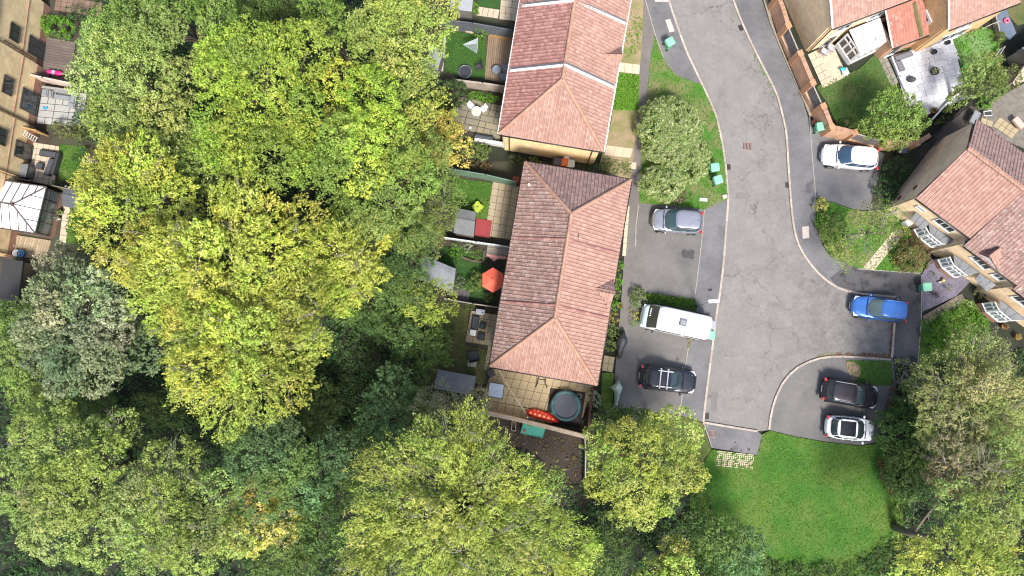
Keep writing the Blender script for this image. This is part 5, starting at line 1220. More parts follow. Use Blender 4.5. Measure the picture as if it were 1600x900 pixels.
border('pale stone edging down the left side of the artificial turf', [(696, 50), (693, 88), (691, 112)], CONC, .15)
border('dark timber edging round the shaded flower bed', [(721, 402), (738, 408), (755, 410), (757, 392)], DKW, .3)
# rotary dryer
c = P(747, 80, .1); t = thing('rotary_dryer', 'silver rotary clothes airer folded into a triangle over the turf', 'clothes dryer', c); SILV = flat('silver_line', (.55, .60, .62), .4, .3)
MB().tube([c, c + z3 * 1.9], .03, 8).build('pole', SILV, t); pts3 = [P(724, 70, 1.8), P(747, 60, 1.8), P(745, 83, 1.8)]; cc = c + z3 * 1.5
for p in pts3: MB().tube([cc, p], .02, 6).build('arm', SILV, t)
mb = MB()
for k in range(1, 9):
    q = [cc.lerp(p, k / 8) + z3 * .05 for p in pts3]
    for i in range(3): mb.tube([q[i], q[(i + 1) % 3]], .018, 4)
mb.build('line', SILV, t)
def disc(name, label, cat, px, py, r, h, m, rim=None, z0=.1, legs=0, group=None):
    c = P(px, py, z0); t = thing(name, label, cat, c, group=group)
    if rim:
        MB().tube([c + Vector((r * math.cos(a), r * math.sin(a), h)) for a in [2 * math.pi * k / 28 for k in range(29)]], .035, 6).build('rim', rim, t, smooth=True)
    MB().cyl(c + z3 * (h - .03), r, .03, 28).build('top', m, t)
    n = legs or 4
    for k in range(n): a = 2 * math.pi * k / n + .4; MB().tube([c + Vector((r * .8 * math.cos(a), r * .8 * math.sin(a), 0)), c + Vector((r * .8 * math.cos(a), r * .8 * math.sin(a), h - .02))], .02, 6).build('leg', rim or m, t)
    return t
disc('mini_trampoline', 'small round dark trampoline at the lower edge of the turf lawn', 'trampoline', 727, 114, .52, .3, flat('mesh_black', (.03, .032, .045), .8), flat('steel_rim', (.25, .26, .28), .4, .5), legs=6)
disc('round_table', 'round grey garden table on the brown decking', 'table', 776, 112, .34, .45, flat('grey_top', (.22, .25, .29), .5), flat('steel_rim', (.25,) * 3), z0=.16)
def chair(name, label, px, py, deg, m, seat=.5, z0=.1, frame=None, group=None, back=.5, cat='chair', wd=.5):
    c = P(px, py, z0); t = thing(name, label, cat, c, rad(deg), group=group); fr = frame or m
    MB().box((0, 0, .42), (seat, wd, .06)).build('seat', m, t, local=True, bevel=.015)
    MB().box((-seat / 2 - .04, 0, .42 + back / 2), (.06, wd, back), 0, (0, rad(-14))).build('backrest', m, t, local=True, bevel=.015)
    for a in (-1, 1):
        for b in (-1, 1): MB().tube([(a * (seat / 2 - .03), b * (wd / 2 - .03), 0), (a * (seat / 2 - .04), b * (wd / 2 - .04), .42)], .018, 6).build('leg', fr, t, local=True)
        MB().tube([(seat / 2 - .03, a * wd / 2, .40), (seat / 2 - .03, a * wd / 2, .62), (-seat / 2, a * wd / 2, .64)], .018, 6).build('armrest', fr, t, local=True)
GREYC = flat('grey_cushion', (.20, .22, .25), .9)
chair('garden_chair', 'dark folding chair beside the small round trampoline', 748, 108, 200, flat('dark_fabric', (.04, .04, .045), .9))
chair('lounge_chair', 'grey cushioned lounge chair on the decking, upper of two', 792, 109, 190, GREYC, .7, .16, wd=.6, group='grey lounge chairs')
chair('lounge_chair', 'grey cushioned lounge chair on the decking, lower of two', 789, 122, 200, GREYC, .7, .16, wd=.6, group='grey lounge chairs')
# bistro set on the crazy patio
disc('bistro_table', 'small cream folding bistro table on the crazy paved patio', 'table', 745, 178, .36, .72, flat('cream_top', (.72, .55, .42), .5), WHITE)
chair('folding_chair', 'white folding chair left of the cream bistro table', 737, 169, -40, WHITE, .38, wd=.4, group='white folding chairs'); chair('folding_chair', 'white folding chair right of the cream bistro table', 756, 173, 215, WHITE, .38, wd=.4, group='white folding chairs')
A, B = P(742, 214, .3), P(770, 219, .3); t = thing('storage_box', 'dark grey rounded storage box at the lower edge of the crazy patio', 'storage box', A.lerp(B, .5).xy.to_3d())
MB().tube([A, B], .30, 14).build('lid', flat('slate_plastic', (.07, .08, .10), .5), t); d = B - A; m_ = A.lerp(B, .5); MB().box((m_.x, m_.y, .15), (d.length * .97, .52, .3), math.atan2(d.y, d.x)).build('body', flat('slate_plastic', (.07, .08, .1)), t)
# grey rattan corner sofas and black sofas
def sofa(label, spots, m, cushion, name='corner_sofa', h=.4, back=True, cat='sofa'):
    c0 = P(*spots[0][0], .2); t = thing(name, label, cat, (c0.x, c0.y, .1))
    for (a, b, c_, kind) in spots:
        A, B, C2, D = rect(a, b, c_, h if kind != 'back' else .68); f = [v2(p) for p in (A, B, C2, D)]; f = inset(f, .02)
        hh = .68 if kind == 'back' else h
        MB().prism(f, .1, hh).build('frame' if kind != 'table' else 'table_block', m, t, bevel=.02)
        if kind == 'seat': MB().prism(inset(f, .05), h - .01, h + .11).build('cushion', cushion, t, bevel=.04)
        if kind == 'table': MB().prism(inset(f, .03), h, h + .03).build('table_top', cushion, t)
RAT = mat('grey_rattan', (.30, .295, .28), (.18, .175, .165), 8, .9, fine=40, bmp=.6)
sofa('light grey rattan corner sofa with slatted table against the pink fence', [((65, 133), (118, 140), (64, 137), 'back'), ((66, 138), (76, 139), (64, 150), 'seat'), ((76, 140), (83, 141), (75, 152), 'seat'), ((112, 142), (122, 144), (108, 160), 'seat'), ((107, 158), (118, 161), (105, 167), 'seat'), ((84, 138), (112, 142), (83, 143), 'seat'), ((84, 146), (110, 150), (83, 153), 'table')], RAT, GREYC)
BLK = flat('charcoal_rattan', (.035, .037, .042), .8); BCU = flat('charcoal_cushion', (.055, .062, .075), .9)
sofa('black rattan corner sofa beside the small left lawn', [((62, 233), (90, 237), (60, 243), 'seat'), ((88, 238), (93, 239), (78, 272), 'back'), ((77, 246), (87, 248), (67, 273), 'seat'), ((57, 253), (68, 255), (54, 263), 'table')], BLK, BCU)
sofa('charcoal outdoor sofa and footstools with a white table on the raised slabs', [((738, 492), (750, 494), (735, 514), 'seat'), ((751, 502), (761, 504), (748, 513), 'seat'), ((747, 519), (759, 521), (745, 531), 'seat'), ((735, 516), (745, 518), (734, 524), 'table')], BLK, BCU)
A = P(739, 520, .6); o = MB().box(A, (.46, .44, .05), -.15).build('side_table', WHITE); tag(o, 'small white square table beside the charcoal sofa', 'table')
t = thing('barbecue', 'grey barbecue with a flat lid above the charcoal sofa', 'barbecue', P(750, 489)); c = P(751, 488, .16); MB().box((c.x, c.y, .75), (.72, .42, .22), -.12).build('hood', flat('bbq_grey', (.36, .38, .42), .35, .3), t, bevel=.05); MB().box((c.x, c.y, .40), (.66, .38, .5), -.12).build('cabinet', TRIM, t); MB().cyl((c.x + .18, c.y - .06, .86), .05, .03, 10).build('knob', TRIM, t)
chair('garden_chair', 'black reclining chair on the dull lawn above the dark shed', 740, 556, 100, TRIM, .75, back=.6, wd=.8)
t = thing('slab_and_frame', 'grey slab with a dark frame lying below the black reclining chair', 'paving slab', P(740, 566)); c = P(738, 567, .12); MB().box((c.x, c.y, .12), (.7, .6, .08), -.15).build('slab', CONC, t); MB().tube([(c.x + .3, c.y - .3, .2), (c.x + .6, c.y, .5), (c.x + .5, c.y + .3, .3)], .03, 6).build('frame', TRIM, t)
# lime table
c = P(746, 323, .55); t = thing('picnic_table', 'lime green plastic picnic table on the small lawn', 'picnic table', (c.x, c.y, .08)); LIME = flat('lime_plastic', (.34, .43, .03), .5)
MB().prism([(c.x + r * math.cos(a), c.y + r * math.sin(a)) for k in range(32) for a in [2 * math.pi * k / 32] for r in [.40 + .07 * math.cos(4 * a)]], .50, .54).build('top', LIME, t, bevel=.01)
for k in range(4): a = k * math.pi / 2 + .7; MB().tube([(c.x + .15 * math.cos(a), c.y + .15 * math.sin(a), .5), (c.x + .38 * math.cos(a), c.y + .38 * math.sin(a), .08)], .04, 6).build('leg', LIME, t)
MB().box((c.x, c.y, .56), (.16, .06, .03), .3).build('slot', flat('dark_olive', (.06, .07, .02)), t)
for a, b, c_, lab in (((745, 341), (769, 345), (741, 368), 'square red mat on the slabs beside the dark grey shed'),):
    A, B, C2, D = rect(a, b, c_, .13); o = MB().prism([v2(p) for p in (A, B, C2, D)], .09, .13).build('red_mat', mat('red_rubber', (.30, .045, .05), (.22, .035, .04), 4, .95, fine=30)); tag(o, lab, 'mat')
o = MB().prism(W(smooth([(761, 398), (775, 400), (791, 402), (788, 406), (778, 405), (772, 409), (766, 404)], 3, True)), .28, .31).build('pink_towel', flat('pink_cloth', (.60, .27, .26), .95)); tag(o, 'crumpled pink towel at the edge of the grey decking square', 'towel')
o = MB().box(P(806, 282, .5), (.5, .42, 1.0), -.15).build('red_cabinet', flat('dull_red', (.25, .04, .03), .7), bevel=.02); tag(o, 'small dull red cabinet at the end of the green fence', 'cabinet')
# red parasol
c = P(772, 438, 0); t = thing('parasol', 'red hexagonal garden parasol open beside the long house', 'parasol', (c.x, c.y, .1)); RED = flat('parasol_red', (.72, .13, .08), .85)
ct = P(770, 437, 2.3); r_ = 20 / F * 57.7
cor = [Vector((ct.x + r_ * math.cos(rad(90 + 60 * k)) * .95, ct.y + r_ * math.sin(rad(90 + 60 * k)), 2.0)) for k in range(6)]
for k in range(6):
    a, b = cor[k], cor[(k + 1) % 6]; MB().add([a, b, Vector((ct.x, ct.y, 2.42)), a - z3 * .10, b - z3 * .10], [(0, 1, 2), (1, 0, 3, 4)]).build('canopy_panel', RED, t)
    MB().tube([a - z3 * .02, (ct.x, ct.y, 2.38)], .014, 4).build('rib', flat('rib', (.4, .38, .36)), t)
MB().tube([(ct.x, ct.y, .1), (ct.x, ct.y, 2.5)], .025, 8).build('pole', flat('rib', (.4,) * 3), t); MB().ball((ct.x, ct.y, 2.5), .05, 8, 5).build('finial', RED, t)
# big patio furniture
def table(label, a, b, c_, z, m, frame, name='garden_table', cat='table'):
    A, B, C2, D = rect(a, b, c_, z); t = thing(name, label, cat, ((A + C2) / 2).xy.to_3d()); MB().prism([v2(p) for p in (A, B, C2, D)], z - .04, z).build('top', m, t); f = [v2(p) for p in (A, B, C2, D)]
    MB().tube([A, B, C2, D, A], .03, 6).build('rim', frame, t)
    for p in inset(f, .1): MB().box((p.x, p.y, z / 2), (.07, .07, z - .05)).build('leg', frame, t)
table('square table with a pale blue glass top on the big patio', (765, 597), (788, 601), (762, 619), .75, flat('blue_glass', (.38, .45, .56), .2), TRIM)
table('teal green rectangular table on the dark earth below the patio wall', (818, 660), (853, 667), (813, 677), .75, flat('teal_top', (.05, .30, .22), .6), wood('teal_frame', (.05, .25, .18)))
o = MB().ball(P(820, 674, .86), .10, 12, 8).build('ball', flat('ball_red', (.6, .08, .05), .4), smooth=True); tag(o, 'small red and white ball on the teal green table', 'ball')
t = thing('crate', 'open wooden crate on the earth left of the teal table', 'crate', P(806, 668)); A, B, C2, D = rect((800, 659), (806, 661), (799, 672), .4)
for p, q in ((A, B), (B, C2), (C2, D), (D, A)): m_ = (p + q) / 2; dd = q - p; MB().box((m_.x, m_.y, .2), (dd.length, .04, .42), math.atan2(dd.y, dd.x)).build('side', wood('crate_wood', (.42, .33, .24)), t)
MB().prism([v2(p) for p in (A, B, C2, D)], .03, .08).build('floor', DKW, t)
o = MB().box(P(767, 583, .45), (.52, .6, .75), .5).build('garden_box', TRIM, bevel=.04); tag(o, 'small black box standing askew at the patio corner under the eaves', 'box')
t = thing('metal_stand', 'black metal frame standing against the house on the big patio', 'metal frame', P(846, 597))
for a, b, c_ in (((842, 586), (840, 598), (837, 605)), ((852, 588), (852, 600), (855, 606))): MB().tube([P(*a, .9), P(*b, .5), P(*c_, .13)], .04, 6).build('leg', TRIM, t)
MB().tube([P(841, 592, .75), P(852, 594, .75)], .035, 6).build('crossbar', TRIM, t); MB().tube([P(841, 597, .5), P(852, 599, .5)], .03, 6).build('crossbar', flat('grey_bar', (.3, .3, .3)), t)
# clothes line
t = thing('washing_line', 'slack pale washing line crossing the big patio to the wall', 'washing line', P(779, 578)); MB().tube([P(776, 572, 2.2), P(798, 610, 1.9), P(822, 646, 1.6)], .018, 4).build('line', flat('line_white', (.6, .57, .5)), t); c = P(824, 650, 0); MB().tube([(c.x, c.y, 0), (c.x, c.y, 1.65)], .04, 8).build('post', WHITE, t)
# trampoline in its dark pit
A, B, C2, D = rect((860, 606), (915, 613), (852, 658), .125); o = MB().prism([v2(p) for p in (A, B, C2, D)], .0, .128).build('bark_pit', mat('pit_bark', (.035, .025, .022), (.02, .016, .015), 2, .95, fine=20)); tag(o, kind='structure')
c = P(884, 634, .55); t = thing('trampoline', 'round trampoline with a teal padded rim beside the big patio', 'trampoline', (c.x, c.y, .12)); r_ = 1.18
MB().cyl((c.x, c.y, .53), r_ * .76, .02, 40).build('mat', flat('tramp_mat', (.075, .08, .11), .8), t)
ri, ro = [], []; TEAL = mat('teal_pad', (.012, .06, .075), (.010, .042, .055), 2, .6, big=(1.1, (.05, .16, .17)))  # paler teal blotches are bright highlights painted into the pad colour
prof = [(.76, .54), (.80, .62), (.90, .64), (1.0, .60), (1.0, .54)]; mb = MB(); N = 40
rings = [[(c.x + r_ * q * math.cos(2 * math.pi * k / N) * (1 + .01 * math.sin(7 * k)), c.y + r_ * q * math.sin(2 * math.pi * k / N), z) for k in range(N)] for q, z in prof]
MB().loft(rings, False, False).build('pad', TEAL, t, smooth=True)
for k in range(6): a = 2 * math.pi * k / 6; MB().tube([(c.x + r_ * .95 * math.cos(a), c.y + r_ * .95 * math.sin(a), .1), (c.x + r_ * .95 * math.cos(a), c.y + r_ * .95 * math.sin(a), .55)], .03, 6).build('leg', TRIM, t)
o = MB().tube([P(905, 619, .2) + Vector((.17 * math.cos(a), .17 * math.sin(a), 0)) for a in [k * .45 for k in range(15)]], .02, 5).build('hoop', flat('grey_hoop', (.35, .38, .38))); tag(o, 'small grey hoop in the dark pit right of the trampoline', 'hoop')
# red spotted bunting mat
pts = smooth([(822, 643), (832, 639), (845, 641), (858, 646), (868, 653), (874, 660), (862, 660), (846, 656), (830, 651)], 4, True)
t = thing('inflatable', 'long red inflatable with pale orange spots along the patio wall', 'inflatable', P(848, 650)); q = W(pts, .35); cc = sum(q, Vector((0, 0, 0))) / len(q); rings = [[(cc.x + (p.x - cc.x) * s_, cc.y + (p.y - cc.y) * s_, z) for p in q] for s_, z in ((.9, .13), (1, .2), (1, .3), (.9, .40), (.6, .46), (.2, .48))]
MB().loft(rings).build('cushion', flat('inflatable_red', (.60, .022, .012), .45), t, smooth=True)
SP = flat('spot_orange', (.95, .42, .18), .5)
for px, py, r in ((829, 645, .10), (836, 647, .12), (843, 649, .14), (850, 651, .13), (857, 653, .12), (864, 655, .08), (841, 642.5, .07), (847, 645, .06), (853, 648, .06), (835, 641.5, .06)): MB().ball(P(px, py, .44), (r, r, .07), 10, 5).build('spot', SP, t, smooth=True)
# covered motorbike and covered bicycle
def covered(label, path, m, zh, name, cat):
    t = thing(name, label, cat, P(*path[0][:2], 0)); mb = MB(); rings = []
    for px, py, w_, z in path:
        c = P(px, py, z); rings.append([(c.x + w_ * math.cos(a) * 1.0 * (1 + .12 * math.sin(3 * a + px)), c.y + .02 * math.sin(a), .12 + (z - .12) * max(0, math.sin(a)) ** .7 if 0 <= a <= math.pi else .12) for a in [math.pi * k / 10 for k in range(11)]])
    n = 11; v = [p for r in rings for p in r]; mb.add(v, [(i * n + k, i * n + k + 1, (i + 1) * n + k + 1, (i + 1) * n + k) for i in range(len(rings) - 1) for k in range(n - 1)] + [tuple(range(n)), tuple(range(len(v) - n, len(v)))[::-1]])
    mb.build('cover', m, t, smooth=False)
    a, b = path[1], path[-2]
    for q in (a, b): c = P(q[0], q[1], .4); MB().tube([(c.x - .05, c.y, .42), (c.x + .05, c.y, .42)], .3, 16).build('wheel', TYRE, t)
covered('motorbike under a crumpled black cover in front of the house', [(975, 517, .12, .7), (973, 523, .28, .95), (974, 530, .40, 1.15), (973, 537, .44, 1.1), (970, 546, .30, 1.0), (969, 554, .24, .85), (968, 560, .12, .6)], mat('black_cover', (.035, .04, .048), (.02, .022, .027), 6, .5, fine=12, bmp=.5), 1.1, 'covered_motorbike', 'motorbike')
covered('bicycle or moped under a pale green cover by the lower shrubs', [(967, 594, .05, .7), (967, 600, .16, 1.05), (966, 606, .45, 1.15), (967, 611, .28, 1.1), (966, 618, .18, .95), (965, 626, .17, .85), (963, 634, .15, .7)], mat('pale_cover_cloth', (.42, .50, .44), (.32, .39, .34), 5, .7, fine=12, bmp=.5), 1.1, 'covered_moped', 'moped')
# left garden small things
c = P(83, 113, .45); t = thing('ride_on_toy', 'bright pink ride-on toy with a grey middle on the brown decking', 'toy', (c.x, c.y, .14)); PK = flat('toy_pink', (.80, .02, .22), .4)
MB().ball((c.x - .3, c.y + .05, .38), (.28, .22, .2), 12, 7).build('front', PK, t, smooth=True); MB().ball((c.x + .35, c.y - .05, .34), (.36, .24, .18), 12, 7).build('rear', PK, t, smooth=True); MB().box((c.x + .02, c.y, .42), (.26, .36, .2), -.15).build('seat', flat('toy_grey', (.35, .37, .45)), t, bevel=.03)
for a in (-.4, .4):
    for b in (-.22, .22): MB().tube([(c.x + a, c.y + b - .03, .22), (c.x + a, c.y + b + .03, .22)], .1, 10).build('wheel', TYRE, t)
t = thing('toy', 'small blue and white toy lying on the grey slabs', 'toy', P(71, 170)); c = P(70, 169, .14)
MB().box(c, (.35, .12, .08), -.4).build('blade', flat('toy_blue', (.03, .30, .62), .4), t); MB().box(c + Vector((.08, 0, .05)), (.3, .1, .06), .5).build('blade', flat('toy_blue', (.03, .3, .62)), t); MB().tube([c, P(82, 172, .14)], .02, 5).build('stick', flat('toy_coral', (.7, .4, .3)), t)
A, B = P(36, 207, 2.1), P(58, 219, .3); t = thing('ladder', 'white ladder leaning on the left house wall', 'ladder', P(58, 219)); sv = Vector((.08, .17, 0))
for s_ in (-1, 1): MB().tube([A + sv * s_, B + sv * s_], .03, 4).build('rail', WHITE, t)
for k in range(6): q = A.lerp(B, (k + .5) / 6); MB().tube([q - sv, q + sv], .022, 4).build('rung', WHITE, t)
def pot(label, px, py, r, h, m, pal=None, name='plant_pot', z0=.1, leaf=.10):
    c = P(px, py, z0); t = thing(name, label, 'plant pot', c); N = 14
    MB().loft([[(c.x + r * q * math.cos(2 * math.pi * k / N), c.y + r * q * math.sin(2 * math.pi * k / N), z0 + z) for k in range(N)] for q, z in ((.7, 0), (1, h), (1.08, h), (1.08, h + .04), (.9, h + .04), (.85, h - .03))]).build('pot', m, t, smooth=False)
    if pal:
        n = 26; cc = np.array([c.x, c.y, z0 + h + r * .5]) + unit(n) * r * .8; a = sprays(cc, unit(n) + np.array([0, 0, .6]), .12, 6, leaf, pal); link('plant', leaf_mesh('plant', *a), t)
TERR = flat('terracotta', (.42, .17, .08), .8); BLUEP = flat('blue_glaze', (.04, .16, .36), .3)
pot('blue glazed pot by the pale decking below the conservatory', 37, 397, .28, .35, BLUEP); pot('white square planter edge pot by the blue one', 29, 396, .25, .3, WHITE)
pot('pot with pale flowers beside the conservatory path', 97, 333, .2, .3, CONC, 'mid'); pot('white pot near the conservatory path', 93, 342, .16, .3, WHITE, 'grey')
pot('terracotta pot on the white paving beside the moss streaked roof', 1430, 72, .30, .35, TERR, 'redgreen', leaf=.12); pot('terracotta pot with red flowers near the centre edge of the white paving', 1456, 66, .32, .35, TERR, 'purple', leaf=.12)
pot('dark pot with a pale succulent in the middle of the white paving', 1457.5, 113, .32, .3, TRIM, 'varieg'); pot('small black pot on the white paving above the succulent', 1457, 83, .2, .3, TRIM); pot('small black planter at the upper right of the white paving', 1478, 68, .2, .3, TRIM)
pot('terracotta pot at the lower left of the white paving hedge', 1456, 174, .22, .3, TERR, 'redgreen'); pot('round topiary pot in shrubs along the house wall', 968, 478, .2, .3, TERR, 'mid')
pot('white pot right of the steps in the crazy patio corner', 735, 201, .1, .2, WHITE); pot('cream planter full of yellow leaves on the charcoal fence bed', 717, 40, .25, .4, flat('cream_plastic', (.6, .55, .45)), 'yellow')
pot('rusty brown pot beside the pale green bin at the orange wall corner', 1271, 192, .2, .3, TERR); pot('red flowering pot in front of the third bay window', 1566, 510, .22, .3, TERR, 'redgreen'); pot('orange flowering pot below the third bay window', 1586, 527, .2, .3, TERR, 'gold')
o = MB().tube([P(1515, 475, .2) + Vector((.17 * math.cos(a), .17 * math.sin(a), 0)) for a in [k * .45 for k in range(15)]], .02, 5).build('hoop', flat('tan_hoop', (.5, .42, .3))); tag(o, 'small pale hoop on the lawn below the bay windows', 'hoop')
# walled patio chairs, toy
chair('garden_chair', 'grey moulded chair on the walled patio, left of two', 1285, 84, 60, flat('lilac_grey', (.42, .40, .44), .6), .55, wd=.55, group='grey moulded chairs'); chair('garden_chair', 'grey moulded chair on the walled patio, right of two', 1295, 78, 70, flat('lilac_grey', (.42, .40, .44), .6), .55, wd=.55, group='grey moulded chairs')
t = thing('water_toy', 'small white and turquoise play table at the corner of the walled patio', 'play table', P(1321, 110)); c = P(1321, 112, .4); MB().box((c.x, c.y, .38), (.5, .55, .08), .4).build('tray', flat('pale_tray', (.55, .66, .68)), t, bevel=.02); MB().ball((c.x - .2, c.y + .2, .46), (.26, .16, .08), 10, 6).build('basin', flat('turquoise', (.02, .42, .55), .4), t, smooth=True)
for a in (-.2, .2):
    for b in (-.2, .2): MB().tube([(c.x + a, c.y + b, .1), (c.x + a, c.y + b, .36)], .025, 6).build('leg', WHITE, t)
# white garden corner seat, rocks
sofa('dark grey L shaped corner sofa on the white paving', [((1395, 88), (1424, 78), (1399, 96), 'seat'), ((1396, 96), (1408, 93), (1404, 112), 'seat')], flat('sofa_grey', (.13, .13, .14), .9), flat('sofa_cushion', (.15, .15, .165), .95))
o = MB().ball(P(1424, 124, .3), (.36, .24, .3), 9, 6).build('planter_rock', mat('dark_rock', (.06, .075, .07), (.03, .035, .03), 5, .8)); tag(o, 'dark rounded ornament on the white paving left of the succulent', 'ornament')
disc('garden_stool', 'bright green round stool between white paving and olive tree', 'stool', 1506, 106, .26, .4, flat('neon_green', (.18, .62, .08), .5), z0=.1)
# hoops of a garden swing, pink ring, trampoline top right
t = thing('garden_arch', 'pale hoop arch frame over the far right lawn', 'garden arch', P(1548, 45))
for px, py in ((1542, 44), (1549, 41)): c = P(px, py, .1); MB().tube([c + Vector((.5 * math.cos(a), .15 * math.cos(a), .9 * math.sin(a))) for a in [math.pi * k / 12 for k in range(13)]], .025, 6).build('hoop', flat('pale_frame', (.5, .45, .36)), t)
A, B, C2, D = rect((1560, 16), (1572, 12), (1572, 62), .25); o = MB().prism(W([(1553, 27), (1571, 12), (1588, 52), (1578, 62), (1566, 52)], .2), .05, .22).build('blue_sheet', mat('blue_grey_sheet', (.13, .16, .22), (.09, .115, .16), 1.5, .7)); tag(o, 'blue grey groundsheet on the ground at the top right gardens', 'groundsheet')
o = MB().tube([P(1573, 32, .3) + Vector((.17 * math.cos(a), .17 * math.sin(a), 0)) for a in [k * .45 for k in range(15)]], .08, 8).build('pink_ring', flat('ring_pink', (.85, .12, .22), .4), smooth=True); tag(o, 'bright pink inflatable ring on the blue grey sheet', 'swim ring')
table('long dark table against the fence in the top right gardens', (1562, 78), (1571, 72), (1553, 92), .7, flat('navy_top', (.03, .035, .06), .5), flat('pale_frame', (.5, .45, .36)))
t = thing('barbecue', 'blue grey barbecue in the dark yard, top right', 'barbecue', P(1587, 86)); c = P(1587, 86, .1); MB().ball((c.x, c.y, .7), (.34, .26, .22), 12, 7).build('hood', flat('bbq_blue', (.08, .13, .18), .4), t, smooth=True); MB().box((c.x, c.y, .35), (.4, .3, .5)).build('cabinet', TRIM, t)
o = MB().ball(P(1595, 82, .4), (.30, .26, .3), 12, 7).build('fire_bowl', flat('copper_orange', (.75, .30, .12), .5), smooth=True); tag(o, 'orange fire bowl in the dark yard at the right edge', 'fire bowl')
table('grey trolley table beside the gable of the stepped row', (1524, 172), (1533, 177), (1515, 190), .8, flat('trolley_top', (.22, .24, .26), .5), GRW)
table('small white framed box behind the gable of the stepped row', (1537, 174), (1549, 173), (1538, 181), .5, flat('dark_tray', (.04, .045, .045)), WHITE, name='cold_frame', cat='cold frame')
o = MB().box(P(1591, 192, .5), (1.0, .5, .3), -.9).build('bench', flat('peach_bench', (.6, .38, .32), .7), bevel=.05); tag(o, 'peach and blue garden bench at the right edge yard', 'bench')
# slate bed ornaments and hanging washing line by passage
for px, py, lab in ((1457.5, 432, 'round tuft of pale grass in the slate bed, nearest the lawn'), (1482, 449, 'round tuft of pale grass in the slate bed, nearest the slabs')): shrub('grass_tuft', lab, px, py, 5, .4, 'olive', .09, 40, 7, .07, cat='ornamental grass', clipped=True, stem=False, base=.13)
t = thing('garden_ornament', 'small stone figure with a round tuft in the slate bed', 'ornament', P(1470, 440)); c = P(1467, 441, .13); MB().box((c.x, c.y, .25), (.30, .12, .2), .2).build('figure', CONC, t, bevel=.03); MB().ball(P(1474, 438, .3), (.16, .16, .16), 10, 6).build('bowl', flat('ochre', (.45, .34, .12)), t)
shrub('plum_shrub', 'small dark red plant at the lower part of the slate bed', 1461, 459, 6, .4, 'purple', .08, 40, 7, .08, base=.13)
o = MB().box(P(1418, 348, .5), (.55, .5, .8), .5).build('planter_box', WHITE, bevel=.03); tag(o, 'white square planter at the corner of the first stepped house', 'planter')
# ---------------------------------------------------------------- shrubs, hedges, climbing plants
shrub('clipped_bush', 'round glossy green clipped bush on the dull back lawn', 683, 549, 15, 1.2, 'bright', .10, 40, 10, .10, clipped=True)
for i, (px, py, lab) in enumerate([(992, 476, 'topmost'), (991.5, 486, 'second'), (991, 496, 'third'), (990, 505, 'lowest')]):
    shrub('topiary_ball', f'small clipped yellow green ball beside the van, {lab} of the row of four', px, py, 6, .6, 'yellow' if i in (1, 2) else 'bright', .06, 70, 8, .06, group='row of clipped balls', clipped=True, base=.1, stem=False)
shrub('leafy_bush', 'blue green leafy bush at the end of the grass divider above the van', 998, 464, 13, 1.1, 'mid', .12, 22, 10, .16)
shrub('silver_bush', 'silvery green low bush between the leafy bush and the van nose', 1003, 472, 8, .9, 'grey', .12, 24, 10, .14)
shrub('hedge_bush', 'large olive flecked bush filling the verge beside the road, upper part', 1046, 205, 42, 2.6, 'hedge', .12, 34, 15, .19, ry=50, rot=.35, lobes_n=22, lobe_r=(.42, .55))
shrub('hedge_bush', 'large olive flecked bush on the verge, right part beside the green bins', 1075, 245, 32, 2.4, 'hedge', .12, 34, 15, .19, ry=34, lobes_n=16, lobe_r=(.42, .55))
shrub('hedge_bush', 'olive flecked bush on the verge, lower part above the parked silver car', 1034, 286, 32, 2.2, 'hedge', .12, 34, 15, .19, ry=26, lobes_n=14, lobe_r=(.42, .55))
shrub('dry_bush', 'thin straw coloured bush below the large verge bush', 1062, 308, 20, .8, 'beige', .12, 12, 8, .2, ry=10)
for px, py, r, h, pal, lab in ((964, 415, 9, 1.0, 'bright', 'bright green bush under the east eave, top of the strip'), (963, 440, 9, 1.0, 'bright', 'bright green bush by the pale round pot on the east wall'), (961, 458, 8, .9, 'mid', 'dark green bush beside the small gable in the east strip'), (960, 478, 9, 1.0, 'bright', 'green bush in the middle of the east strip'), (958, 497, 9, .9, 'gold', 'yellowish flowering bush in the east strip'), (956, 518, 10, 1.0, 'mid', 'green bush left of the covered motorbike'), (953, 540, 9, .8, 'mid', 'low green bush just above the beige doorstep')):
    shrub('wall_bush', lab, px + 2, py, r, h, pal, .10, 26, 9, .14, ry=r * 1.3, group='bushes along the east wall')
shrub('variegated_shrub', 'pale green and white shrub right of the trampoline fence', 928, 623, 13, 1.2, 'varieg', .11, 30, 10, .13)
shrub('hedge', 'clipped green hedge with bright new growth between left gardens', 112, 204, 50, 1.5, 'olive', .11, 22, 9, .14, ry=12, rot=-.13, lobes_n=26, cat='hedge')
shrub('hedge', 'bright yellow green bush spilling over the top left garden wall', 88, 42, 34, 1.6, 'bright', .13, 20, 10, .18, ry=17, rot=-.2, lobes_n=14)
shrub('garden_bush', 'dark green shrubs under the brown patio at the top left', 120, 22, 22, 1.4, 'under', .12, 18, 9, .18, ry=14)
shrub('garden_bush', 'small green plant against the dark storage shed, left gardens', 90, 290, 14, .8, 'mid', .10, 22, 9, .14, ry=7)
shrub('garden_bush', 'dark spiky shrub beside the turf lawn and light grey shed', 683, 55, 13, 1.5, 'purple', .12, 20, 9, .16)
shrub('garden_bush', 'green shrub in the corner bed of the turf lawn', 750, 52, 10, 1.1, 'bright', .11, 24, 9, .14)
shrub('garden_bush', 'leafy green plant beside the pale grey shed at the top', 742, 12, 7, 1.4, 'bright', .11, 24, 9, .14, ry=12)
shrub('climbing_plant', 'tall green planting strip below the slatted grey fence', 755, 152, 34, .9, 'bright', .10, 26, 8, .13, ry=7, rot=-.15, lobes_n=18)
shrub('dark_shrub', 'dark green shrub tree at the left end of the slatted fence', 706, 146, 27, 2.6, 'dark', .14, 20, 11, .18, ry=22, rot=-.5, lobes_n=14)
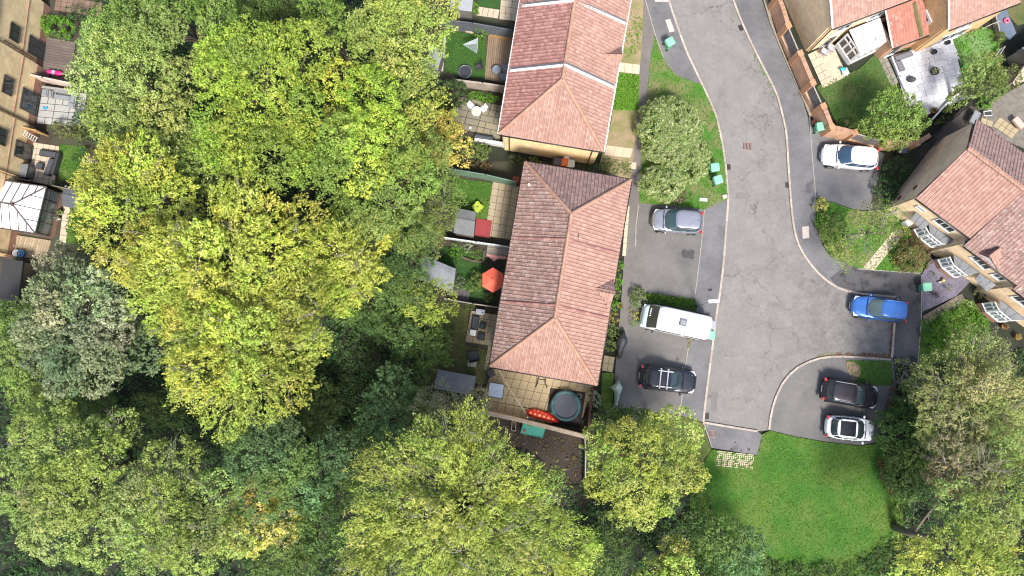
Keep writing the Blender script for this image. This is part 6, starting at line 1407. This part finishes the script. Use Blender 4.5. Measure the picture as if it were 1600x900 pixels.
shrub('garden_bush', 'rounded dark green bush in the corner below the crazy patio', 746, 236, 24, 1.5, 'mid', .12, 24, 10, .16, ry=14)
shrub('garden_bush', 'dark green shrub against the south wall of the top house', 806, 250, 16, 1.0, 'dark', .12, 22, 9, .15, ry=8)
shrub('garden_bush', 'small green shrub under the pale brick wall, between houses', 834, 254, 14, .8, 'mid', .12, 20, 9, .15, ry=7)
shrub('garden_bush', 'low dark shrub near the corner of the top house wall', 925, 263, 16, .9, 'dark', .12, 20, 9, .15, ry=9)
shrub('garden_bush', 'brownish low shrub in the shaded strip above the green fence', 748, 258, 28, .7, 'redgreen', .12, 14, 8, .18, ry=7)
shrub('garden_bush', 'lime green leafy plant in the shaded flower bed', 712, 393, 12, .9, 'bright', .10, 22, 9, .14)
shrub('garden_bush', 'pink flowering plant in the shaded flower bed', 731, 388, 9, .8, 'varieg', .08, 20, 8, .12); shrub('garden_bush', 'green round plant at the right of the flower bed', 745, 398, 9, .9, 'mid', .10, 26, 9, .13)
shrub('garden_bush', 'dense dark green bush left of the red parasol', 742, 443, 13, 1.4, 'mid', .12, 26, 10, .15, ry=20)
shrub('garden_bush', 'dark spiky plant below the red parasol', 762, 464, 13, .7, 'dark', .13, 20, 9, .15, ry=7)
shrub('garden_bush', 'grey green plants in front of the grey garden room', 718, 442, 10, .8, 'grey', .10, 20, 9, .14); shrub('garden_bush', 'small green plant at the end of the low timber fence', 735, 478, 8, .7, 'mid', .10, 22, 8, .12, ry=5)
shrub('garden_bush', 'sprawling green shrub at the left edge of the dull back lawn', 697, 520, 13, 1.0, 'mid', .12, 20, 9, .16)
shrub('ivy', 'ivy trailing along the outside of the patio wall', 835, 663, 28, .9, 'mid', .10, 16, 8, .13, ry=4, rot=-.2, lobes_n=14, cat='ivy')
shrub('garden_bush', 'dark shrubs below the variegated shrub beside the red brown fence', 934, 645, 12, .8, 'dark', .12, 20, 9, .15, ry=16)
shrub('clipped_hedge', 'long dull green hedge between the right drive and the dark side passage', 1401, 262, 24, 1.3, 'under', .12, 16, 9, .16, ry=20, lobes_n=10, cat='hedge')
shrub('clipped_hedge', 'lower end of the dull green hedge above the birch', 1383, 298, 22, 1.2, 'under', .12, 16, 9, .16, ry=24, rot=-.3, lobes_n=10, cat='hedge')
shrub('lawn_shrub', 'low round clipped shrub beside the corner of the orange wall', 1327, 192, 15, .7, 'olive', .10, 26, 8, .12, ry=8, rot=-.15)
shrub('golden_shrub', 'bright yellow leaved shrub at the corner of the right drive', 1284, 322, 11, 1.4, 'yellow', .13, 24, 9, .15, ry=14)
shrub('golden_shrub', 'yellow green shrub under the brightest one at the drive corner', 1282, 346, 11, 1.2, 'bright', .12, 22, 9, .15, ry=16)
shrub('garden_bush', 'dark green bushy shrub in the middle of the front garden bed', 1302, 352, 20, 1.5, 'mid', .14, 20, 10, .18, ry=24)
shrub('garden_bush', 'yellow green low shrub at the curve of the pavement', 1308, 386, 20, 1.0, 'lime', .12, 18, 9, .16, ry=14)
shrub('red_shrub', 'dark red and green rounded shrub beside the first bay window', 1426, 398, 24, 1.8, 'redgreen', .14, 20, 10, .18, lobes_n=12)
shrub('red_shrub', 'rusty orange shrub between the white planter and the path', 1412, 362, 12, 1.0, 'gold', .10, 16, 8, .16)
shrub('garden_bush', 'olive low shrub on the front lawn left of the red shrub', 1406, 406, 16, .7, 'ash_olive', .12, 16, 8, .16)
shrub('garden_bush', 'yellow green bush at the corner of the second bay window', 1475, 402, 7, .8, 'olive', .10, 26, 8, .12); shrub('garden_bush', 'small mossy bush below the second porch roof', 1530, 458, 9, .7, 'olive', .1, 22, 8, .12)
shrub('garden_bush', 'bright green round shrub on the lawn below the slab path', 1457, 535, 17, .9, 'bright', .12, 24, 10, .15, ry=13)
shrub('garden_bush', 'wide low deep green planting on the lawn under the bay windows', 1500, 515, 40, .6, 'lawn', .12, 20, 10, .18, ry=34, lobes_n=26)
shrub('garden_bush', 'green plants against the orange wall behind the white paving', 1472, 57, 12, .9, 'mid', .1, 24, 8, .13, ry=6); shrub('garden_bush', 'pale flowering shrub strip beside the far right lawn', 1512, 48, 24, .9, 'willow', .11, 18, 8, .15, ry=8, rot=.35)
shrub('garden_bush', 'low planting in the raised bed by the white corner sofa', 1411, 74, 14, .5, 'mid', .1, 24, 8, .12, ry=4, rot=.35); shrub('garden_bush', 'leafy shrubs between the white rail and the trellis fence', 1478, 178, 26, .9, 'mid', .12, 18, 9, .16, ry=8, rot=.9)
shrub('garden_bush', 'bright green grass clump at the right of the passage', 1540, 162, 12, .7, 'bright', .12, 24, 9, .15); shrub('garden_bush', 'small green conifer bush in the far right garden', 1560, 58, 10, 1.2, 'mid', .12, 24, 9, .14)
shrub('garden_bush', 'dark green conifer behind the far right tree', 1580, 118, 20, 1.6, 'olive', .12, 22, 10, .16)
cover('hedge_growth', [(1010, 459), (1060, 464), (1086, 470), (1087, 484), (1050, 478), (1010, 474)], 60, .45, 'bright', .10, .12, .12, 8)
# plants by the wall of the first house in the lower passage
cover('fallen_leaves', [(1392, 503), (1398, 505), (1394, 561), (1330, 560), (1300, 556), (1305, 551), (1388, 553)], 130, .03, 'brownleaf', .11, .022, .05, 3)
cover('fallen_leaves', [(1388, 606), (1402, 604), (1400, 640), (1385, 660), (1372, 692), (1378, 655), (1384, 630)], 90, .03, 'brownleaf', .12, .11, .06, 3)
cover('fallen_leaves', [(1370, 715), (1382, 712), (1385, 745), (1402, 760), (1395, 775), (1374, 748)], 110, .08, 'brownleaf', .12, .15, .06, 3)
cover('fallen_leaves', [(1110, 680), (1190, 676), (1190, 705), (1112, 700)], 3, .02, 'brownleaf', .08, .117, .02, 2)
cover('moss_strip', [(1276, 554), (1304, 550), (1304, 558), (1278, 562)], 200, .03, 'gold', .06, .022, .05, 3)
cover('weeds', [(1179, 80), (1196, 116), (1193, 120), (1176, 84)], 120, .05, 'bright', .07, .02, .04, 3); cover('weeds', [(1201, 128), (1211, 150), (1207, 152), (1198, 130)], 120, .05, 'bright', .07, .02, .04, 3)
cover('weeds', [(1074, 528), (1080, 530), (1078, 545), (1073, 543)], 120, .08, 'gold', .08, .11, .05, 3)

# ---------------------------------------------------------------- trees
def TR(label, top, discs, pal, **k): return tree(k.pop('name', 'tree'), label, top, discs, pal, **k)
TR('tall bright yellow green sycamore whose dome fills the upper left middle', 15, [(390, 115, 72), (440, 170, 58), (345, 170, 55), (445, 60, 48), (330, 60, 42)], 'syc', name='sycamore_tree', dome=2.5, pal2=None, feather=.12, lr=1.55)
TR('duller green tree hanging over the grey slabs at the left gardens', 12, [(190, 110, 68), (170, 160, 45), (245, 190, 48), (150, 60, 38), (275, 120, 34)], 'soft', name='sycamore_tree', feather=.12, lr=1.55)
TR('mid green tree at the top left beside the brown patio', 13, [(250, 20, 65), (185, 15, 48), (315, 5, 45)], 'mid', name='sycamore_tree', feather=.12, lr=1.55)
TR('yellow green sycamore in the centre between the lime tree and the dome', 15, [(560, 150, 58), (540, 230, 55), (600, 215, 45), (485, 250, 42)], 'syc', name='sycamore_tree', feather=.12, lr=1.55)
TR('soft lime tree reaching the light grey shed', 14, [(620, 70, 52), (640, 125, 45), (655, 30, 35), (600, 20, 45), (665, 0, 26)], 'lime', name='sycamore_tree', size=.15, rs=.42, dome=2.2, feather=.12, lr=1.55)
TR('small bright rounded tree crown in the dark gap at the top', 12, [(515, 45, 32), (500, 15, 22)], 'syc')
TR('dark green background tree at the top between two bright crowns', 9, [(480, 10, 50), (440, 5, 35), (470, 90, 26), (550, 30, 30)], 'dark')
TR('yellow green sycamore just below the dome, above the ash trees', 14.5, [(400, 250, 45), (450, 218, 42), (352, 222, 40)], 'syc', name='sycamore_tree', feather=.12, lr=1.55)
TR('mid green sycamore right of centre above the middle gardens', 13, [(605, 290, 55), (640, 240, 45), (560, 325, 48), (620, 340, 40)], 'mid', name='sycamore_tree', feather=.12, lr=1.55)
TR('golden yellow ash tree overhanging the small left lawn', 13, [(200, 290, 66), (160, 335, 45), (232, 350, 55), (180, 248, 42), (150, 285, 38), (255, 300, 35), (190, 390, 45)], 'ash_yellow', name='ash_tree', aspect=.4, size=.175, twigs=14, feather=.95)
TR('big yellow ash tree in the middle left of the wood', 15, [(300, 420, 75), (235, 405, 50), (380, 335, 58), (450, 370, 52), (420, 430, 62), (250, 460, 52)], 'ash_yellow', name='ash_tree', aspect=.4, size=.175, twigs=30, feather=.95)
TR('broad yellow olive ash tree at the lower left of the wood', 15, [(350, 520, 85), (430, 525, 72), (300, 575, 58), (420, 590, 52), (480, 455, 55), (335, 625, 40)], 'ash_olive', name='ash_tree', aspect=.4, size=.175, twigs=26, feather=.95)
TR('yellow green branch end crown between the ash and dark trees', 13, [(540, 410, 50), (560, 370, 30), (590, 350, 20)], 'ash_yellow', name='ash_tree', aspect=.4, size=.175, twigs=10, feather=.95)
TR('dull olive tree sunk in the gap above the yellow ash', 10, [(330, 250, 46), (300, 215, 36), (370, 290, 32)], 'olive', size=.16)
TR('silvery grey green tree with star shaped leaves at the left', 12, [(100, 470, 74), (60, 520, 46), (140, 545, 56), (100, 592, 34), (170, 470, 40), (190, 525, 36)], 'grey', name='whitebeam_tree', size=.19, aspect=.45, sparse=.95)
TR('green tree at the left edge under the silvery one', 8, [(15, 545, 42), (40, 595, 38), (10, 500, 25)], 'mid')
TR('golden orange tinged tree above the green fence', 8, [(690, 202, 30), (705, 228, 22), (672, 238, 18)], 'gold', size=.15)
TR('olive feathery tree at the left end of the small lawn', 8, [(690, 300, 32), (672, 335, 36), (700, 332, 22), (660, 365, 28)], 'olive', size=.15, aspect=.35, twigs=8)
TR('dark green tree by the grey garden room', 8.5, [(640, 400, 42), (640, 360, 28), (620, 442, 36)], 'dark')
TR('yellow green bushy tree left of the low timber fence', 6.5, [(665, 470, 36), (690, 488, 18), (640, 452, 22)], 'ash_olive', size=.14, aspect=.35)
TR('dark green low tree beside the dull back lawn', 5, [(650, 530, 40), (618, 500, 34), (640, 575, 26)], 'dark')
TR('blue green broad leaved tree below the path gap', 8.5, [(612, 622, 36), (600, 665, 42), (640, 655, 30)], 'blue')
TR('pale lime tree at the bottom left corner', 12, [(60, 700, 62), (30, 765, 55), (105, 765, 62), (160, 700, 44), (60, 825, 44), (150, 830, 44)], 'soft', name='field_maple', twigs=10, pal2='lime', feather=.12, lr=1.55)
TR('soft green tree in the lower left middle with twiggy gaps', 12, [(250, 740, 52), (235, 800, 54), (300, 800, 54), (290, 860, 44), (350, 850, 34), (215, 860, 34)], 'soft', name='field_maple', twigs=16, feather=.12, lr=1.55)
TR('deep blue green oak in the lower middle left', 10, [(380, 700, 52), (430, 690, 44), (470, 740, 44), (430, 765, 38), (520, 700, 36)], 'blue', name='oak_tree', feather=.12, lr=1.55)
TR('small yellow tree with bare pale branches in the lower middle', 9, [(400, 785, 28), (388, 830, 24), (430, 812, 18)], 'yellow', twigs=26, sparse=.7, size=.17)
TR('dark green tree under the bare branches at the bottom', 8, [(480, 830, 46), (450, 885, 38), (525, 780, 36), (400, 890, 24)], 'dark')
TR('huge bright feathery willow like tree at the bottom centre', 14, [(650, 760, 82), (720, 705, 72), (760, 780, 82), (620, 845, 72), (700, 865, 72), (800, 855, 72), (880, 865, 58), (820, 770, 42), (560, 880, 40)], 'lime', name='robinia_tree', aspect=.35, size=.165, twigs=70, rs=.4, pal2='ash_yellow', feather=.95)
TR('brownish olive tree top over the dark shed roof', 8.5, [(690, 640, 34), (740, 628, 24), (658, 662, 26)], 'beige', size=.14, twigs=24, aspect=.35, pal2='gold', sparse=.8)
TR('bright rounded tree below the parking bays turning yellow on its right', 10, [(1000, 740, 64), (960, 702, 38), (1040, 700, 46), (1060, 742, 38), (1000, 790, 38), (952, 742, 32)], 'lime', name='maple_tree', pal2='ash_yellow', feather=.15, lr=1.3)
TR('dark teal green bushy tree at the foot of the left parking bays', 4, [(985, 662, 26), (960, 668, 16)], 'dark', size=.14)
TR('blue green round tree at the bottom near the meadow', 7, [(1150, 850, 38), (1120, 830, 26), (1180, 880, 26)], 'blue', size=.15)
TR('yellow green small tree at the bottom edge left of the blue green one', 7, [(1055, 880, 30), (1035, 902, 26)], 'lime', size=.16)
TR('olive yellow willow with drooping shoots at the right edge', 9, [(1540, 590, 54), (1500, 632, 54), (1572, 645, 52), (1478, 618, 26), (1480, 682, 38)], 'willow', name='willow_tree', sparse=.85, aspect=.3, size=.19, twigs=34, rs=.42, feather=.95)
TR('dense dark glossy holly beside the white car and meadow', 3.6, [(1428, 695, 42), (1442, 742, 36), (1425, 655, 22), (1452, 655, 24)], 'dark', name='holly_tree', size=.16)
TR('beige olive seeding tree below the willow', 10, [(1510, 712, 38), (1530, 750, 28), (1490, 742, 28)], 'beige', aspect=.3, size=.18, twigs=20)
TR('pale green tree at the lower right edge', 11, [(1580, 762, 38), (1540, 802, 38), (1590, 702, 34), (1500, 790, 28)], 'soft', aspect=.4)
TR('bright yellow green tree in the bottom right corner', 11, [(1480, 872, 42), (1530, 872, 42), (1430, 882, 30), (1585, 880, 34), (1470, 842, 20)], 'lime', name='robinia_tree', pal2='yellow', feather=.95)
TR('single round green tree between the walled lawn and white paving', 6, [(1402, 182, 42)], 'mid', name='garden_tree', lr=1.0, size=.13, rs=.26, dens=13, pal2='lime', dome=2, sparse=1.4)
TR('olive green garden tree right of the white paving', 5.5, [(1535, 118, 34), (1508, 142, 20)], 'olive', name='garden_tree', lr=.9, size=.14, rs=.25, dens=10)
TR('thin olive silver birch with pale trunk over the front garden', 6.5, [(1365, 352, 34), (1340, 382, 24), (1392, 332, 18)], 'olive', name='birch_tree', lr=.9, size=.11, rs=.35, dens=8, k=14, sparse=.8, twigs=6, bark=PALEBARK)
TR('sparse dull shrub tree at the foot of the dark pavement', 4.5, [(1412, 592, 20), (1432, 605, 20)], 'olive', lr=.8, size=.12, twigs=14, dens=5, sparse=.7)
TR('dark green filler tree at the top, left of the lime tree', 9, [(400, 15, 30), (380, 40, 20), (590, 110, 22)], 'mid')
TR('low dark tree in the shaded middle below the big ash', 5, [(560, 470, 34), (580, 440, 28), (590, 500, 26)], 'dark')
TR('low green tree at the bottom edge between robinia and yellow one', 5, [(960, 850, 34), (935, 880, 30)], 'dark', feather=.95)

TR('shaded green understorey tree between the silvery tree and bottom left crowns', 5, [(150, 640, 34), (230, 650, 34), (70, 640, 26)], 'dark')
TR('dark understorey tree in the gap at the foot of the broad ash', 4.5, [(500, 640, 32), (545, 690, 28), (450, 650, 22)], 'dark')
TR('low green tree in the gap right of the lime tree and dark shrub', 7, [(660, 170, 26), (650, 200, 22)], 'mid')
# woodland floor plants
WOOD = [(150, -20), (670, -20), (660, 110), (700, 160), (735, 240), (705, 262), (700, 360), (668, 400), (660, 600), (690, 640), (780, 680), (905, 760), (1000, 780), (1090, 790), (1130, 860), (1200, 890), (1200, 930), (-20, 930), (-20, 480), (110, 430), (120, 200)]
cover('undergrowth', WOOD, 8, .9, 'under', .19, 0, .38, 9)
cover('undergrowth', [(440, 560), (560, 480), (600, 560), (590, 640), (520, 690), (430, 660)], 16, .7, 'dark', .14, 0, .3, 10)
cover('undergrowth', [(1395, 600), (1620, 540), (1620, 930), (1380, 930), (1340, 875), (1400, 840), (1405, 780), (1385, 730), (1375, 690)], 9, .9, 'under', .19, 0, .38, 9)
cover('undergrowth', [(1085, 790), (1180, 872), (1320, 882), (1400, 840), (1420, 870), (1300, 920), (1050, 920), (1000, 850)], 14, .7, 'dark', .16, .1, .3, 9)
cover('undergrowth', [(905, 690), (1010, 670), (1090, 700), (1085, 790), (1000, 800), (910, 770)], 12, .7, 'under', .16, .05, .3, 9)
cover('dead_bracken', [(790, 665), (905, 690), (910, 760), (850, 760), (780, 700)], 10, .25, 'redgreen', .12, .04, .2, 5)
tag(MB().prism(W(smooth([(575, 560), (590, 545), (600, 580), (598, 610), (585, 615), (578, 590)], 4, True), .06), 0, .06).build('bare_soil', SOIL), kind='structure')
t = thing('fallen_log', 'pale fallen trunk lying in the dark gap beside the meadow', 'log', P(1440, 815)); MB().tube([P(1456, 795, .5), P(1440, 815, .6), P(1425, 838, .4)], [.08, .12, .06], 8).build('trunk', BARK, t); MB().tube([P(1449, 803, .55), P(1452, 815, .8)], [.05, .02], 5).build('branch', PALEBARK, t)
t = thing('dead_branch', 'bare grey forked branch on the dark pavement foot', 'branch', P(1425, 585)); limb(mb := MB(), P(1410, 595, 2), P(1445, 600, 2.6), .06, .03); limb(mb, P(1425, 588, 2.3), P(1418, 560, 2.8), .04, .012); limb(mb, P(1425, 588, 2.3), P(1440, 575, 2.9), .04, .012); mb.build('bough', PALEBARK, t)
print('LEAVES', NLEAF[0])

cover('edge_plants', [(1078, 770), (1100, 765), (1125, 820), (1160, 862), (1260, 884), (1340, 868), (1388, 830), (1392, 745), (1410, 740), (1430, 800), (1400, 890), (1280, 925), (1120, 925), (1055, 840)], 13, .45, 'mid', .12, .12, .22, 9)
